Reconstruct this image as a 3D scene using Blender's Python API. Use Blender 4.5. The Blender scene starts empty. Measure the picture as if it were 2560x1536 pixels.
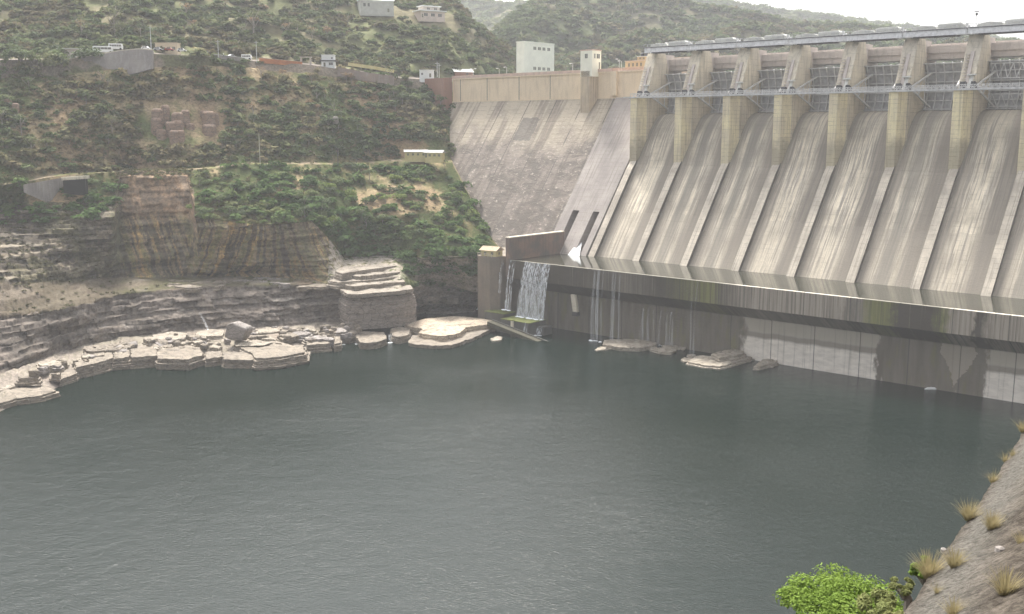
import bpy, math, random
import numpy as np
from mathutils import Matrix, Vector
random.seed(7); RNG = np.random.default_rng(11)
scene = bpy.context.scene
R = math.radians

# ------------------------------------------------------------------ camera, sky, sun, exposure
F = 2600.0; EYE = 78.0; TILT = math.atan(443 / F)
cam_d = bpy.data.cameras.new('camera'); cam = bpy.data.objects.new('camera', cam_d)
scene.collection.objects.link(cam); scene.camera = cam
cam.location = (0, 0, EYE); cam.rotation_euler = (math.pi / 2 - TILT, 0, 0)
cam_d.sensor_width = 36; cam_d.lens = 36 * F / 2560; cam_d.clip_start = 0.5; cam_d.clip_end = 9000

SUN_EL, SUN_AZ = R(56), R(-18)            # azimuth from the viewing direction, + = right
world = bpy.data.worlds.new('World'); scene.world = world; world.use_nodes = True
wt = world.node_tree; bgn = wt.nodes['Background']
sky = wt.nodes.new('ShaderNodeTexSky'); sky.sky_type = 'NISHITA'; sky.sun_disc = False
sky.sun_elevation = SUN_EL; sky.sun_rotation = SUN_AZ; sky.air_density = 1.0; sky.dust_density = 6.0; sky.ozone_density = 1.0
hs = wt.nodes.new('ShaderNodeHueSaturation'); hs.inputs['Saturation'].default_value = 0.18; hs.inputs['Value'].default_value = 1.0
wt.links.new(sky.outputs[0], hs.inputs['Color']); wt.links.new(hs.outputs[0], bgn.inputs[0]); bgn.inputs[1].default_value = 0.15
sl = bpy.data.lights.new('sun', 'SUN'); sl.energy = 3.1; sl.angle = R(12); sl.color = (1, .95, .87)
so = bpy.data.objects.new('sun', sl); scene.collection.objects.link(so)
sd = Vector((math.sin(SUN_AZ) * math.cos(SUN_EL), math.cos(SUN_AZ) * math.cos(SUN_EL), math.sin(SUN_EL)))
so.rotation_euler = sd.to_track_quat('Z', 'Y').to_euler(); so.location = (0, 0, 400)
vs = scene.view_settings; vs.view_transform = 'Standard'; vs.look = 'None'; vs.gamma = 1; vs.exposure = 1.2
scene.cycles.volume_bounces = 1; scene.cycles.max_bounces = 7; scene.cycles.transparent_max_bounces = 16
scene.cycles.use_denoising = True

# ------------------------------------------------------------------ frames of reference
ANG = R(48.3)
AX = (-math.sin(ANG), math.cos(ANG)); NX = (-math.cos(ANG), -math.sin(ANG))   # along the dam (away), downstream
OX, OY = 166.0, 344.0
DAMROT = math.atan2(AX[1], AX[0])
def dam(s, m, z=0.0): return Vector((OX + AX[0]*s + NX[0]*m, OY + AX[1]*s + NX[1]*m, z))
CT, ST = math.cos(TILT), math.sin(TILT)
def ray(px, py):
    u = (px-1280)/F; v = (768-py)/F
    return u, CT+v*ST, -ST+v*CT
def at_z(px, py, z):
    r = ray(px, py); t = (z-EYE)/r[2]; return Vector((r[0]*t, r[1]*t, z))
def at_y(px, py, Y):
    r = ray(px, py); t = Y/r[1]; return Vector((r[0]*t, Y, EYE+r[2]*t))

# ------------------------------------------------------------------ mesh and object helpers
class MB:
    def __init__(s): s.v = []; s.f = []; s.m = []
    def add(s, vs, fs, mi=0):
        o = len(s.v); s.v += [tuple(p) for p in vs]; s.f += [tuple(o+i for i in f) for f in fs]; s.m += [mi]*len(fs)
    def box(s, x0, x1, y0, y1, z0, z1, mi=0):
        s.add([(x0,y0,z0),(x1,y0,z0),(x1,y1,z0),(x0,y1,z0),(x0,y0,z1),(x1,y0,z1),(x1,y1,z1),(x0,y1,z1)],
              [(0,3,2,1),(4,5,6,7),(0,1,5,4),(1,2,6,5),(2,3,7,6),(3,0,4,7)], mi)
    def prism(s, poly, a0, a1, axis=0, mi=0, caps=True, side_mi=None):
        # poly in the two other axes; axis 0: (y,z) ; 1: (x,z) ; 2: (x,y)
        n = len(poly)
        def P(a, p): return (a,p[0],p[1]) if axis == 0 else ((p[0],a,p[1]) if axis == 1 else (p[0],p[1],a))
        vs = [P(a0,p) for p in poly]+[P(a1,p) for p in poly]
        s.add(vs, [(i,(i+1)%n,n+(i+1)%n,n+i) for i in range(n)], mi)
        if caps:
            o = len(s.v)-2*n
            s.f += [tuple(o+i for i in range(n-1,-1,-1)), tuple(o+n+i for i in range(n))]; s.m += [side_mi if side_mi is not None else mi]*2
    def bar(s, a, b, w, h=None, mi=0):
        a = Vector(a); b = Vector(b); h = h or w; d = (b-a).normalized()
        up = Vector((0,0,1)) if abs(d.z) < .95 else Vector((0,1,0))
        r = d.cross(up).normalized()*w/2; u = r.cross(d).normalized()*h/2
        q = [a-r-u,a+r-u,a+r+u,a-r+u,b-r-u,b+r-u,b+r+u,b-r+u]
        s.add(q, [(0,3,2,1),(4,5,6,7),(0,1,5,4),(1,2,6,5),(2,3,7,6),(3,0,4,7)], mi)
    def tube(s, pts, rad, n=8, mi=0, cap=True):
        pts = [Vector(p) for p in pts]; rad = rad if hasattr(rad,'__len__') else [rad]*len(pts); o = len(s.v)
        for i,p in enumerate(pts):
            d = (pts[min(i+1,len(pts)-1)]-pts[max(i-1,0)]).normalized()
            up = Vector((0,0,1)) if abs(d.z) < .9 else Vector((1,0,0))
            r = d.cross(up).normalized(); u = r.cross(d)
            for k in range(n):
                a = 2*math.pi*k/n; s.v.append(tuple(p+(r*math.cos(a)+u*math.sin(a))*rad[i]))
        for i in range(len(pts)-1):
            for k in range(n):
                s.f.append((o+i*n+k,o+i*n+(k+1)%n,o+(i+1)*n+(k+1)%n,o+(i+1)*n+k)); s.m.append(mi)
        if cap:
            s.f.append(tuple(o+k for k in range(n-1,-1,-1))); s.m.append(mi)
            e = o+(len(pts)-1)*n; s.f.append(tuple(e+k for k in range(n))); s.m.append(mi)
    def build(s, name, mats, parent=None, loc=None, rot=0.0, smooth=False, bevel=0):
        me = bpy.data.meshes.new(name); me.from_pydata(s.v, [], s.f)
        mats = mats if isinstance(mats, (list,tuple)) else [mats]
        for m in mats: me.materials.append(m)
        if len(mats) > 1: me.polygons.foreach_set('material_index', s.m)
        if smooth: me.polygons.foreach_set('use_smooth', [True]*len(s.f))
        me.update()
        o = bpy.data.objects.new(name, me); scene.collection.objects.link(o); o.parent = parent
        if loc is not None: o.location = loc
        o.rotation_euler = (0,0,rot)
        if bevel:
            b = o.modifiers.new('bevel','BEVEL'); b.width = bevel; b.segments = 1; b.limit_method = 'ANGLE'
        return o
def tag(o, label=None, cat=None, group=None, kind=None):
    if label: o['label'] = label
    if cat: o['category'] = cat
    if group: o['group'] = group
    if kind: o['kind'] = kind
    return o
def thing(name, label, cat, loc=(0,0,0), rot=0.0, group=None):
    o = bpy.data.objects.new(name, None); scene.collection.objects.link(o); o.location = loc; o.rotation_euler = (0,0,rot)
    return tag(o, label, cat, group)
KIDS = {}
def copy_tree(o, parent=None, kids=None):
    c = o.copy(); scene.collection.objects.link(c); c.parent = parent
    for ch in [x for x in ALL() if x.parent == o]: copy_tree(ch, c)
    return c
def ALL(): return list(scene.collection.objects)
def np_mesh(name, V, Fq, mats, cols=None, smooth=False, midx=None):
    me = bpy.data.meshes.new(name); V = np.asarray(V, dtype=np.float32); Fq = np.asarray(Fq, dtype=np.int32)
    k = Fq.shape[1]
    me.vertices.add(len(V)); me.vertices.foreach_set('co', V.ravel())
    me.loops.add(Fq.size); me.loops.foreach_set('vertex_index', Fq.ravel())
    me.polygons.add(len(Fq)); me.polygons.foreach_set('loop_start', np.arange(len(Fq), dtype=np.int32)*k)
    me.polygons.foreach_set('loop_total', np.full(len(Fq), k, dtype=np.int32))
    for m in (mats if isinstance(mats,(list,tuple)) else [mats]): me.materials.append(m)
    if midx is not None: me.polygons.foreach_set('material_index', np.asarray(midx, dtype=np.int32))
    if smooth: me.polygons.foreach_set('use_smooth', np.ones(len(Fq), dtype=bool))
    me.update(calc_edges=True)
    if cols is not None:
        a = me.color_attributes.new('Col','FLOAT_COLOR','POINT')
        c4 = np.ones((len(V),4), dtype=np.float32); c4[:,:3] = cols; a.data.foreach_set('color', c4.ravel())
    me.validate()
    return me
def link(name, me, parent=None, loc=None, rot=0.0):
    o = bpy.data.objects.new(name, me); scene.collection.objects.link(o); o.parent = parent
    if loc is not None: o.location = loc
    o.rotation_euler = (0,0,rot); return o

# numpy value noise
def _h(i,j,k,seed):
    n = (i*374761393 + j*668265263 + k*2147483647 + seed*144665) & 0xffffffff
    n = ((n ^ (n >> 13))*1274126177) & 0xffffffff
    n = (n ^ (n >> 16)) & 0xffff
    return n/32767.5-1
def vn(P, seed=0):
    P = np.asarray(P, dtype=np.float64); I = np.floor(P).astype(np.int64); f = P-I; f = f*f*(3-2*f); r = 0
    for a in (0,1):
        for b in (0,1):
            for c in (0,1):
                w = (f[...,0] if a else 1-f[...,0])*(f[...,1] if b else 1-f[...,1])*(f[...,2] if c else 1-f[...,2])
                r = r+w*_h(I[...,0]+a, I[...,1]+b, I[...,2]+c, seed)
    return r
def fbm(P, seed=0, oct=4, gain=.5):
    r = 0; a = 1; P = np.asarray(P, dtype=np.float64)
    for o in range(oct): r = r+a*vn(P*(2**o), seed+o*17); a *= gain
    return r
def cell(a, b, seed):   # random per integer cell
    return _h(np.floor(a).astype(np.int64), np.floor(b).astype(np.int64), np.zeros_like(np.floor(a)).astype(np.int64), seed)

# ------------------------------------------------------------------ shader helpers
class SH:
    def __init__(s, name):
        s.mat = bpy.data.materials.new(name); s.mat.use_nodes = True; s.nt = s.mat.node_tree
        s.p = s.nt.nodes['Principled BSDF']; s.out = s.nt.nodes['Material Output']
        s.p.inputs['Roughness'].default_value = .85
        s.p.inputs['Specular IOR Level'].default_value = .3
    def n(s, t, **k):
        x = s.nt.nodes.new(t)
        for a,b in k.items(): setattr(x,a,b)
        return x
    def set(s, sock, v):
        if hasattr(v,'is_linked') or isinstance(v, bpy.types.NodeSocket): s.nt.links.new(v, sock)
        elif isinstance(v,(tuple,list)) and len(v) == 3 and sock.type == 'RGBA': sock.default_value = (*v,1)
        else: sock.default_value = v
    def obj(s, rnd=0.0):
        tc = s.n('ShaderNodeTexCoord').outputs['Object']
        if rnd:
            oi = s.n('ShaderNodeObjectInfo').outputs['Random']
            m = s.math('MULTIPLY', oi, rnd); c = s.n('ShaderNodeCombineXYZ'); 
            for i in range(3): s.set(c.inputs[i], m)
            a = s.n('ShaderNodeVectorMath', operation='ADD'); s.set(a.inputs[0], tc); s.set(a.inputs[1], c.outputs[0]); return a.outputs[0]
        return tc
    def world(s): return s.n('ShaderNodeNewGeometry').outputs['Position']
    def map(s, v, sc):
        m = s.n('ShaderNodeVectorMath', operation='MULTIPLY'); s.set(m.inputs[0], v); m.inputs[1].default_value = sc; return m.outputs[0]
    def noise(s, v, scale=1, detail=4, rough=.55, dist=0):
        x = s.n('ShaderNodeTexNoise'); s.set(x.inputs['Vector'], v); x.inputs['Scale'].default_value = scale
        x.inputs['Detail'].default_value = detail; x.inputs['Roughness'].default_value = rough; x.inputs['Distortion'].default_value = dist
        return x.outputs[0]
    def ramp(s, f, stops, interp='LINEAR'):
        x = s.n('ShaderNodeValToRGB'); s.set(x.inputs[0], f); e = x.color_ramp.elements; x.color_ramp.interpolation = interp
        while len(e) < len(stops): e.new(.5)
        for i,(p,c) in enumerate(stops):
            e[i].position = p; e[i].color = (c,c,c,1) if not isinstance(c,tuple) else (*c,1)
        return x.outputs[0]
    def mix(s, f, a, b, mode='MIX'):
        x = s.n('ShaderNodeMix', data_type='RGBA', blend_type=mode)
        s.set(x.inputs['Factor'], f); s.set(x.inputs[6], a); s.set(x.inputs[7], b); return x.outputs[2]
    def math(s, op, a, b=0.0, c=None):
        x = s.n('ShaderNodeMath', operation=op); s.set(x.inputs[0], a); s.set(x.inputs[1], b)
        if c is not None: s.set(x.inputs[2], c)
        return x.outputs[0]
    def sep(s, v):
        x = s.n('ShaderNodeSeparateXYZ'); s.set(x.inputs[0], v); return x.outputs
    def rng(s, v, a, b, c=0.0, d=1.0):
        x = s.n('ShaderNodeMapRange'); s.set(x.inputs[0], v)
        for i,q in enumerate((a,b,c,d)): x.inputs[i+1].default_value = q
        return x.outputs[0]
    def color(s, c): s.set(s.p.inputs['Base Color'], c)
    def bump(s, h, strength=.5, dist=.2):
        b = s.n('ShaderNodeBump'); b.inputs['Strength'].default_value = strength; b.inputs['Distance'].default_value = dist
        s.set(b.inputs['Height'], h); s.set(s.p.inputs['Normal'], b.outputs[0])
    def rough(s, r): s.set(s.p.inputs['Roughness'], r)

def m_concrete(name, c1, c2, lo=.35, hi=.65, stain=(.12,.11,.09), streak=(1.0,.06,.06), amt=.6, lift=1.5, joints=.25, rnd=40, dirt_top=0):
    s = SH(name); v = s.obj(rnd)
    big = s.noise(v, .12, 5, .6)
    st = s.noise(s.map(v, streak), 1.0, 5, .6)
    fine = s.noise(v, 2.2, 5, .7)
    c = s.mix(s.ramp(big, [(lo,0.),(hi,1.)]), c1, c2)
    c = s.mix(s.math('MULTIPLY', s.ramp(st, [(.5,0.),(.72,1.)]), amt), c, stain)
    c = s.mix(s.ramp(fine, [(.3,.35),(.6,0.)]), c, tuple(x*.55 for x in c1))
    if dirt_top:
        z = s.math('ADD', s.sep(s.obj())[2], s.math('MULTIPLY', s.noise(v,.35,4), 9)); rn = s.n('ShaderNodeObjectInfo').outputs['Random']
        f = s.math('MULTIPLY', s.rng(z, dirt_top+3, dirt_top-1), s.ramp(rn,[(.3,.25),(.45,.8)])); c = s.mix(s.math('MULTIPLY', f, .75), c, (.24,.21,.16))
    if lift:
        z = s.sep(s.obj())[2]
        fr = s.math('FRACT', s.math('DIVIDE', z, lift))
        ln = s.math('MULTIPLY', s.math('LESS_THAN', fr, .09), s.math('MULTIPLY', s.ramp(s.noise(v, .5, 3), [(.4,0.),(.6,1.)]), joints))
        c = s.mix(ln, c, (.13,.12,.1))
    s.color(c); s.bump(fine, .4, .1); return s.mat
def m_plain(name, c, rough=.7, var=.25, scale=.6, metal=0):
    s = SH(name); v = s.obj(20); n = s.noise(v, scale, 5, .65)
    s.color(s.mix(s.ramp(n, [(.35,0.),(.65,1.)]), c, tuple(x*(1-var) for x in c))); s.rough(rough); s.p.inputs['Metallic'].default_value = metal
    s.bump(s.noise(v, scale*5, 3), .2, .03); return s.mat

# chute: pale concrete, dark bands beside the dividers (painted shade and wet stain), long streaks down the fall line
def m_chute():
    s = SH('chute_concrete'); v = s.obj(53); o = s.obj(); x, y, z = s.sep(o)[:3]
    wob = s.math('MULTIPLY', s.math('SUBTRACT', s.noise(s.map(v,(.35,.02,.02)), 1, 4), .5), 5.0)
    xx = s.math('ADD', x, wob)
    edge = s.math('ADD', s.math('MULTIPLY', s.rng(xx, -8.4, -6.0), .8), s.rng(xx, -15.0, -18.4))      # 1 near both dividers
    st = s.noise(s.map(v,(1.3,.045,.045)), 1, 6, .65)
    st2 = s.noise(s.map(v,(6.0,.10,.10)), 1, 5, .7)
    blotch = s.noise(v, .1, 5, .65)
    lite = s.mix(s.ramp(blotch, [(.35,0.),(.65,1.)]), (.80,.71,.56), (.48,.42,.325))
    c = s.mix(s.math('MULTIPLY', s.ramp(st, [(.46,0.),(.58,1.)]), .85), lite, (.24,.215,.19))
    c = s.mix(s.math('MULTIPLY', s.ramp(st2, [(.5,0.),(.62,1.)]), .6), c, (.18,.16,.13))
    c = s.mix(s.math('MULTIPLY', s.ramp(st2, [(.3,1.),(.43,0.)]), .8), c, (.80,.72,.62))
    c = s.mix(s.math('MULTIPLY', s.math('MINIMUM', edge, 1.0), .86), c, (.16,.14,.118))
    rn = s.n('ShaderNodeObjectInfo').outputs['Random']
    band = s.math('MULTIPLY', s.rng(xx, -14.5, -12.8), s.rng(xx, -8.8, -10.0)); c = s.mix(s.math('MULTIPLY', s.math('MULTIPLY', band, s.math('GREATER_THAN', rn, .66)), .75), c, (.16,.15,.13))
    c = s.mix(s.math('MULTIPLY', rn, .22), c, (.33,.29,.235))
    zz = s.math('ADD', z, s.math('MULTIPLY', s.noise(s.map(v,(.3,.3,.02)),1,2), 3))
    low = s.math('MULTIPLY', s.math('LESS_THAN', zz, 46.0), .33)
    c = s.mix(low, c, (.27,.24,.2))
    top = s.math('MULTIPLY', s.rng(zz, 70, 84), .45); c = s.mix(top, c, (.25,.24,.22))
    fr = s.math('FRACT', s.math('DIVIDE', z, 1.45)); fy = s.math('FRACT', s.math('DIVIDE', x, 3.2))
    g = s.math('MAXIMUM', s.math('LESS_THAN', fr, .12), s.math('MULTIPLY', s.math('LESS_THAN', fy, .03), .6))
    g = s.math('MULTIPLY', g, s.math('MULTIPLY', s.ramp(s.noise(v,.35,4), [(.45,0.),(.65,1.)]), .3))
    c = s.mix(g, c, (.14,.13,.11))
    s.color(c); s.bump(s.noise(v, 1.5, 5), .5, .15); return s.mat
# old rubble masonry of the non-overflow face
def m_masonry():
    s = SH('rough_masonry'); v = s.obj(); x,y,z = s.sep(v)[:3]
    zw = s.math('ADD', z, s.math('MULTIPLY', s.math('SUBTRACT', s.noise(v,.5,3),.5), 3.0)); xw = s.math('ADD', x, s.math('MULTIPLY', s.math('SUBTRACT', s.noise(v,.3,3),.5), 3.0))
    blot = s.noise(s.map(v,(.5,.5,1.1)), .16, 7, .72, .6); fleck = s.noise(s.map(v,(.6,.6,1.2)), .7, 7, .75)
    st = s.noise(s.map(v,(.28,.02,.02)), 1, 4, .6)
    c = s.mix(s.ramp(blot, [(.44,0.),(.56,1.)]), (.235,.20,.172), (.135,.117,.102))
    c = s.mix(s.math('MULTIPLY', s.ramp(fleck, [(.57,0.),(.64,1.)]), .8), c, (.56,.48,.41))
    up = s.math('ADD', s.rng(z, 62, 82), s.math('MULTIPLY', s.math('SUBTRACT', s.noise(v,.08,4),.5), 1.6))
    c = s.mix(s.math('MULTIPLY', s.ramp(up, [(.3,0.),(.9,1.)]), .75), c, (.50,.43,.33))
    c = s.mix(s.math('MULTIPLY', s.math('MULTIPLY', s.math('MULTIPLY', s.math('GREATER_THAN', xw, 218.0), s.math('LESS_THAN', xw, 229.0)), s.math('MULTIPLY', s.math('GREATER_THAN', zw, 73.0), s.math('LESS_THAN', zw, 83.5))), .75), c, (.13,.12,.11))
    c = s.mix(s.math('MULTIPLY', s.ramp(st, [(.48,0.),(.62,1.)]), .6), c, (.12,.10,.085))
    fr = s.math('FRACT', s.math('DIVIDE', z, 1.9)); ln = s.math('MULTIPLY', s.math('LESS_THAN', fr, .13), s.math('MULTIPLY', s.ramp(s.noise(v,.4,3), [(.42,0.),(.6,1.)]), .5))
    c = s.mix(ln, c, (.12,.105,.095))
    js = s.math('FRACT', s.math('DIVIDE', s.math('ADD', x, 3.0), 16.6))
    c = s.mix(s.math('MULTIPLY', s.math('LESS_THAN', js, .03), s.ramp(s.noise(v,.06,2), [(.42,.15),(.5,.9)])), c, (.10,.09,.08))
    s.color(c); s.bump(fleck, .8, .5); return s.mat
# the basin wall below the pool, with its wet and bleached stretches (x runs along the dam)
def m_basin():
    s = SH('basin_concrete'); v = s.obj(); x,y,z = s.sep(v)[:3]
    w = s.math('MULTIPLY', s.math('SUBTRACT', s.noise(s.map(v,(.28,.1,.16)),1,6,.65), .5), 10.0)
    xs = s.math('DIVIDE', s.math('ADD', s.math('ADD', x, w), 120.0), 300.0)      # s=-120..180 -> 0..1
    def q(t): return (t+120)/300
    tan=(.33,.285,.235); drk=(.07,.06,.048); grn=(.17,.17,.06); mid=(.15,.13,.105); gry=(.25,.22,.19)
    lipc = s.ramp(xs, [(q(-120),tan),(q(-14),tan),(q(-11),drk),(q(-8.6),drk),(q(-8),tan),(q(-2),tan),(q(0),grn),(q(3),drk),(q(14),drk),(q(16),grn),(q(22),grn),(q(25),gry),(q(28),mid),(q(31),tan),(q(62),tan),(q(72),mid),(q(78),grn),(q(98),drk),(q(112),mid),(q(136),drk),(q(170),drk)])
    st = s.noise(s.map(v,(1.6,.05,.03)),1,5,.65)
    lipc = s.mix(s.math('MULTIPLY', s.ramp(st,[(.46,0.),(.62,1.)]), .7), lipc, (.07,.062,.05))
    lipc = s.mix(s.math('MULTIPLY', s.ramp(st,[(.3,1.),(.4,0.)]), .35), lipc, (.40,.36,.27))
    wet = s.ramp(xs, [(q(-120),0.),(q(-11),0.),(q(-10.5),1.),(q(22),1.),(q(22.6),0.),(q(69.5),0.),(q(70),1.)])
    zz = s.math('ADD', z, s.math('MULTIPLY', s.noise(s.map(v,(.15,.1,.1)),1,4), 1.8))
    pale = s.mix(s.ramp(s.noise(s.map(v,(.5,.5,1.4)),.5,6,.65),[(.35,0.),(.7,1.)]), (.78,.72,.64), (.56,.51,.45))
    pale = s.mix(s.rng(zz, 8.6, 9.4), pale, (.26,.23,.19)); pale = s.mix(s.rng(zz, 10.6, 11.2), pale, (.40,.36,.30))
    wc = s.mix(s.ramp(s.noise(s.map(v,(.35,.1,.06)),1,5,.6),[(.35,0.),(.65,1.)]), (.125,.105,.082), (.18,.16,.13))
    wc = s.mix(s.math('MULTIPLY', s.ramp(s.noise(s.map(v,(.16,.1,.05)),2,4,.6),[(.54,0.),(.68,1.)]), .7), wc, (.16,.15,.07))
    low = s.mix(wet, pale, wc)
    # bleached tongue between s=-7 and s=3, narrowing to the water
    tx = s.math('ABSOLUTE', s.math('ADD', s.math('ADD', x, 2.0), s.math('MULTIPLY', s.math('SUBTRACT', s.noise(v,.5,4), .5), 3.0))); lim = s.math('MULTIPLY', s.rng(z, 2.0, 12.0, .0, 1.0), 5.2)
    low = s.mix(s.math('LESS_THAN', tx, s.math('ADD', lim, s.math('MULTIPLY', w, .15))), low, (.31,.27,.22))
    low = s.mix(s.math('MULTIPLY', s.ramp(st,[(.55,0.),(.68,1.)]), .4), low, (.1,.09,.075))
    c = s.mix(s.rng(z, 14.6, 14.8), low, s.mix(.5, lipc, (.06,.052,.042))); c = s.mix(s.rng(z, 19.4, 19.6), c, lipc)  # underside of the lip darkened: occlusion painted into the colour
    topc = s.mix(s.ramp(xs, [(q(-14),1.),(q(-2),.9),(q(1),.1),(q(24),.2),(q(28),.9),(q(66),.9),(q(74),.1),(q(170),.05)]), (.16,.15,.12), (.62,.57,.49))
    c = s.mix(s.rng(z, 26.7, 26.8), c, topc)
    c = s.mix(s.math('MULTIPLY', s.math('LESS_THAN', s.math('FRACT', s.math('DIVIDE', s.math('ADD',x,3.0), 15.5)), .02), .75), c, (.06,.055,.05))
    s.color(c); s.bump(s.noise(v, 1.2, 5), .5, .15)
    return s.mat
def m_water(name, col, scale, bump, rough=.04):
    s = SH(name); v = s.world()
    r = s.map(v, (1.0,1.0,1.0))
    rot = s.n('ShaderNodeVectorRotate', rotation_type='Z_AXIS'); s.set(rot.inputs['Vector'], r); rot.inputs['Angle'].default_value = R(28)
    a = s.noise(s.map(rot.outputs[0], (.55,1.6,1)), scale, 5, .6, .6)
    b = s.noise(v, scale*.13, 3, .5)
    gust = s.ramp(s.noise(v, .014, 3, .5), [(.3,.35),(.65,1.)])
    h = s.math('MULTIPLY', s.math('ADD', a, s.math('MULTIPLY', b, 1.2)), gust)
    s.color(col); s.rough(rough); s.p.inputs['IOR'].default_value = 1.33; s.p.inputs['Specular IOR Level'].default_value = .33
    s.bump(h, 1.0, bump); return s.mat
def m_vcol(name, rough=.95, bumps=.4, fscale=1.3, dark=.55, trans=0):
    s = SH(name); v = s.world(); a = s.n('ShaderNodeAttribute', attribute_name='Col').outputs['Color']
    n = s.noise(v, fscale, 6, .7)
    c = s.mix(s.ramp(n,[(.35,1.),(.6,0.)]), a, s.mix(1.0, a, (dark,dark,dark), 'MULTIPLY'))
    s.color(c); s.rough(rough); s.p.inputs['Specular IOR Level'].default_value = .04
    if bumps: s.bump(n, bumps, .5)
    if trans:
        t = s.n('ShaderNodeBsdfTranslucent'); s.set(t.inputs['Color'], c); mx = s.n('ShaderNodeMixShader'); mx.inputs[0].default_value = trans
        s.nt.links.new(s.p.outputs[0], mx.inputs[1]); s.nt.links.new(t.outputs[0], mx.inputs[2]); s.nt.links.new(mx.outputs[0], s.out.inputs[0])
    return s.mat
def m_leaf(name, c1, c2, trans=.25):
    s = SH(name); oi = s.n('ShaderNodeObjectInfo').outputs['Random']
    n = s.noise(s.world(), .9, 4, .6)
    f = s.math('ADD', s.math('MULTIPLY', oi, .6), s.math('MULTIPLY', s.ramp(n,[(.35,0.),(.65,1.)]), .4))
    s.color(s.mix(f, c1, c2)); s.rough(.8); s.p.inputs['Specular IOR Level'].default_value = .08
    t = s.n('ShaderNodeBsdfTranslucent'); s.set(t.inputs['Color'], s.mix(.5, c1, c2)); mx = s.n('ShaderNodeMixShader'); mx.inputs[0].default_value = trans
    s.nt.links.new(s.p.outputs[0], mx.inputs[1]); s.nt.links.new(t.outputs[0], mx.inputs[2]); s.nt.links.new(mx.outputs[0], s.out.inputs[0])
    return s.mat
def m_fall(mx_=.62, nm='falling_water'):
    s = SH(nm); v = s.obj(9)
    n = s.noise(s.map(v,(2.6,2.6,.06)), 1, 4, .6)
    s.color((.80,.83,.86)); s.rough(.5)
    tr = s.n('ShaderNodeBsdfTransparent'); mx = s.n('ShaderNodeMixShader'); s.set(mx.inputs[0], s.ramp(n,[(.40,.0),(.68,mx_)]))
    s.nt.links.new(tr.outputs[0], mx.inputs[1]); s.nt.links.new(s.p.outputs[0], mx.inputs[2]); s.nt.links.new(mx.outputs[0], s.out.inputs[0])
    return s.mat

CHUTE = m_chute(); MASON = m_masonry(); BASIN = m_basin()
PIER = m_concrete('pier_concrete', (.62,.55,.43), (.47,.42,.34), .35, .65, (.2,.17,.12), (1.1,1.1,.07), .65, 1.5, .55, 40, 77)
PIERUP = m_concrete('pier_upper_concrete', (.70,.63,.50), (.54,.49,.41), .35, .65, (.16,.14,.11), (1.0,1.0,.08), .6, 2.2, .3)
NOSE = m_concrete('nose_concrete', (.80,.71,.46), (.64,.56,.41), .35, .6, (.24,.19,.12), (1.4,1.4,.06), .6, 1.5, .5, 40, 77)
SHADE_JOINT = m_concrete('shade_joint_concrete', (.17,.155,.135), (.12,.11,.095), .35, .6, (.06,.055,.05), (1,.05,.05), .5, 0, 0)  # divider flanks: shade and stain put in one dark tone; joints share it
DIVT = m_concrete('divider_concrete', (.58,.52,.43), (.35,.31,.26), .35, .6, (.15,.135,.115), (2.6,.04,.04), .85, 1.45, .5)
CREAM = m_concrete('cream_render', (.78,.64,.47), (.68,.56,.41), .3, .7, (.36,.27,.2), (.8,.8,.12), .35, 0, 0)
PINK = m_plain('pink_parapet', (.66,.48,.40), .85, .25, .4)
BEAMC = m_concrete('beam_concrete', (.56,.50,.46), (.46,.41,.38), .3, .7, (.13,.11,.1), (.6,.6,.2), .4, 0, 0)
RUST = m_concrete('stained_wall', (.25,.17,.13), (.15,.125,.11), .4, .6, (.09,.075,.07), (1.3,1.3,.04), .8, 0, 0)
STEEL = m_plain('grey_steel', (.62,.62,.62), .55, .3, .8, .2)
DSTEEL = m_plain('dark_steel', (.05,.05,.055), .6, .3, .8)
GATEP = m_plain('gate_plate', (.42,.42,.43), .65, .35, .5)
GIRD = m_plain('pale_blue_girder', (.86,.86,.88), .6, .25, .9)
HOIST = m_concrete('hoist_cover', (.70,.70,.66), (.58,.58,.55), .3, .7, (.3,.3,.28), (1,1,.4), .3, 0, 0)
WHITE = m_plain('white_wall', (.90,.89,.76), .8, .12, .15)
WHITE2 = m_plain('white_paint', (.80,.81,.80), .5, .12, .3)
WIN = m_plain('window_glass', (.16,.16,.15), .3, .4, 1.2)
LOUV = m_plain('louvre_grey', (.26,.25,.2), .7, .4, 1.5)
TILE = m_plain('tiled_roof', (.48,.38,.27), .85, .4, 1.2)
GROOF = m_plain('grey_sheet_roof', (.36,.36,.36), .7, .35, .6)
YELL = m_plain('yellow_wall', (.60,.52,.27), .85, .2, .4)
ORANGE = m_plain('orange_wall', (.60,.46,.28), .85, .2, .4)
PEACH = m_plain('peach_wall', (.62,.50,.40), .85, .2, .4)
BRICK = m_concrete('red_brick_wall', (.33,.18,.13), (.27,.16,.12), .3, .7, (.15,.1,.08), (.9,.9,.1), .5, 1.2, .4)
STONEW = m_concrete('grey_stone_wall', (.31,.28,.26), (.22,.2,.19), .35, .6, (.42,.40,.38), (.9,.9,.1), .5, .8, .4)
BARRIER = m_plain('orange_barrier', (.55,.22,.10), .8, .4, .3)
RUBBER = m_plain('rubber', (.02,.02,.02), .8)
CARRED = m_plain('red_car_paint', (.35,.05,.04), .35); CARGREY = m_plain('silver_car_paint', (.45,.46,.48), .3)
MOSS = m_plain('mossy_concrete', (.16,.18,.05), .95, .5, .5); WETC = m_concrete('wet_slab_concrete', (.12,.115,.10),(.08,.078,.07),.3,.6,(.05,.05,.045),(1,1,.2),.5,0,0)
FALL = m_fall(); FALLF = m_fall(.24,'thin_falling_water'); FOAM = m_plain('white_foam', (.82,.85,.87), .6, .1, 2)
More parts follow.
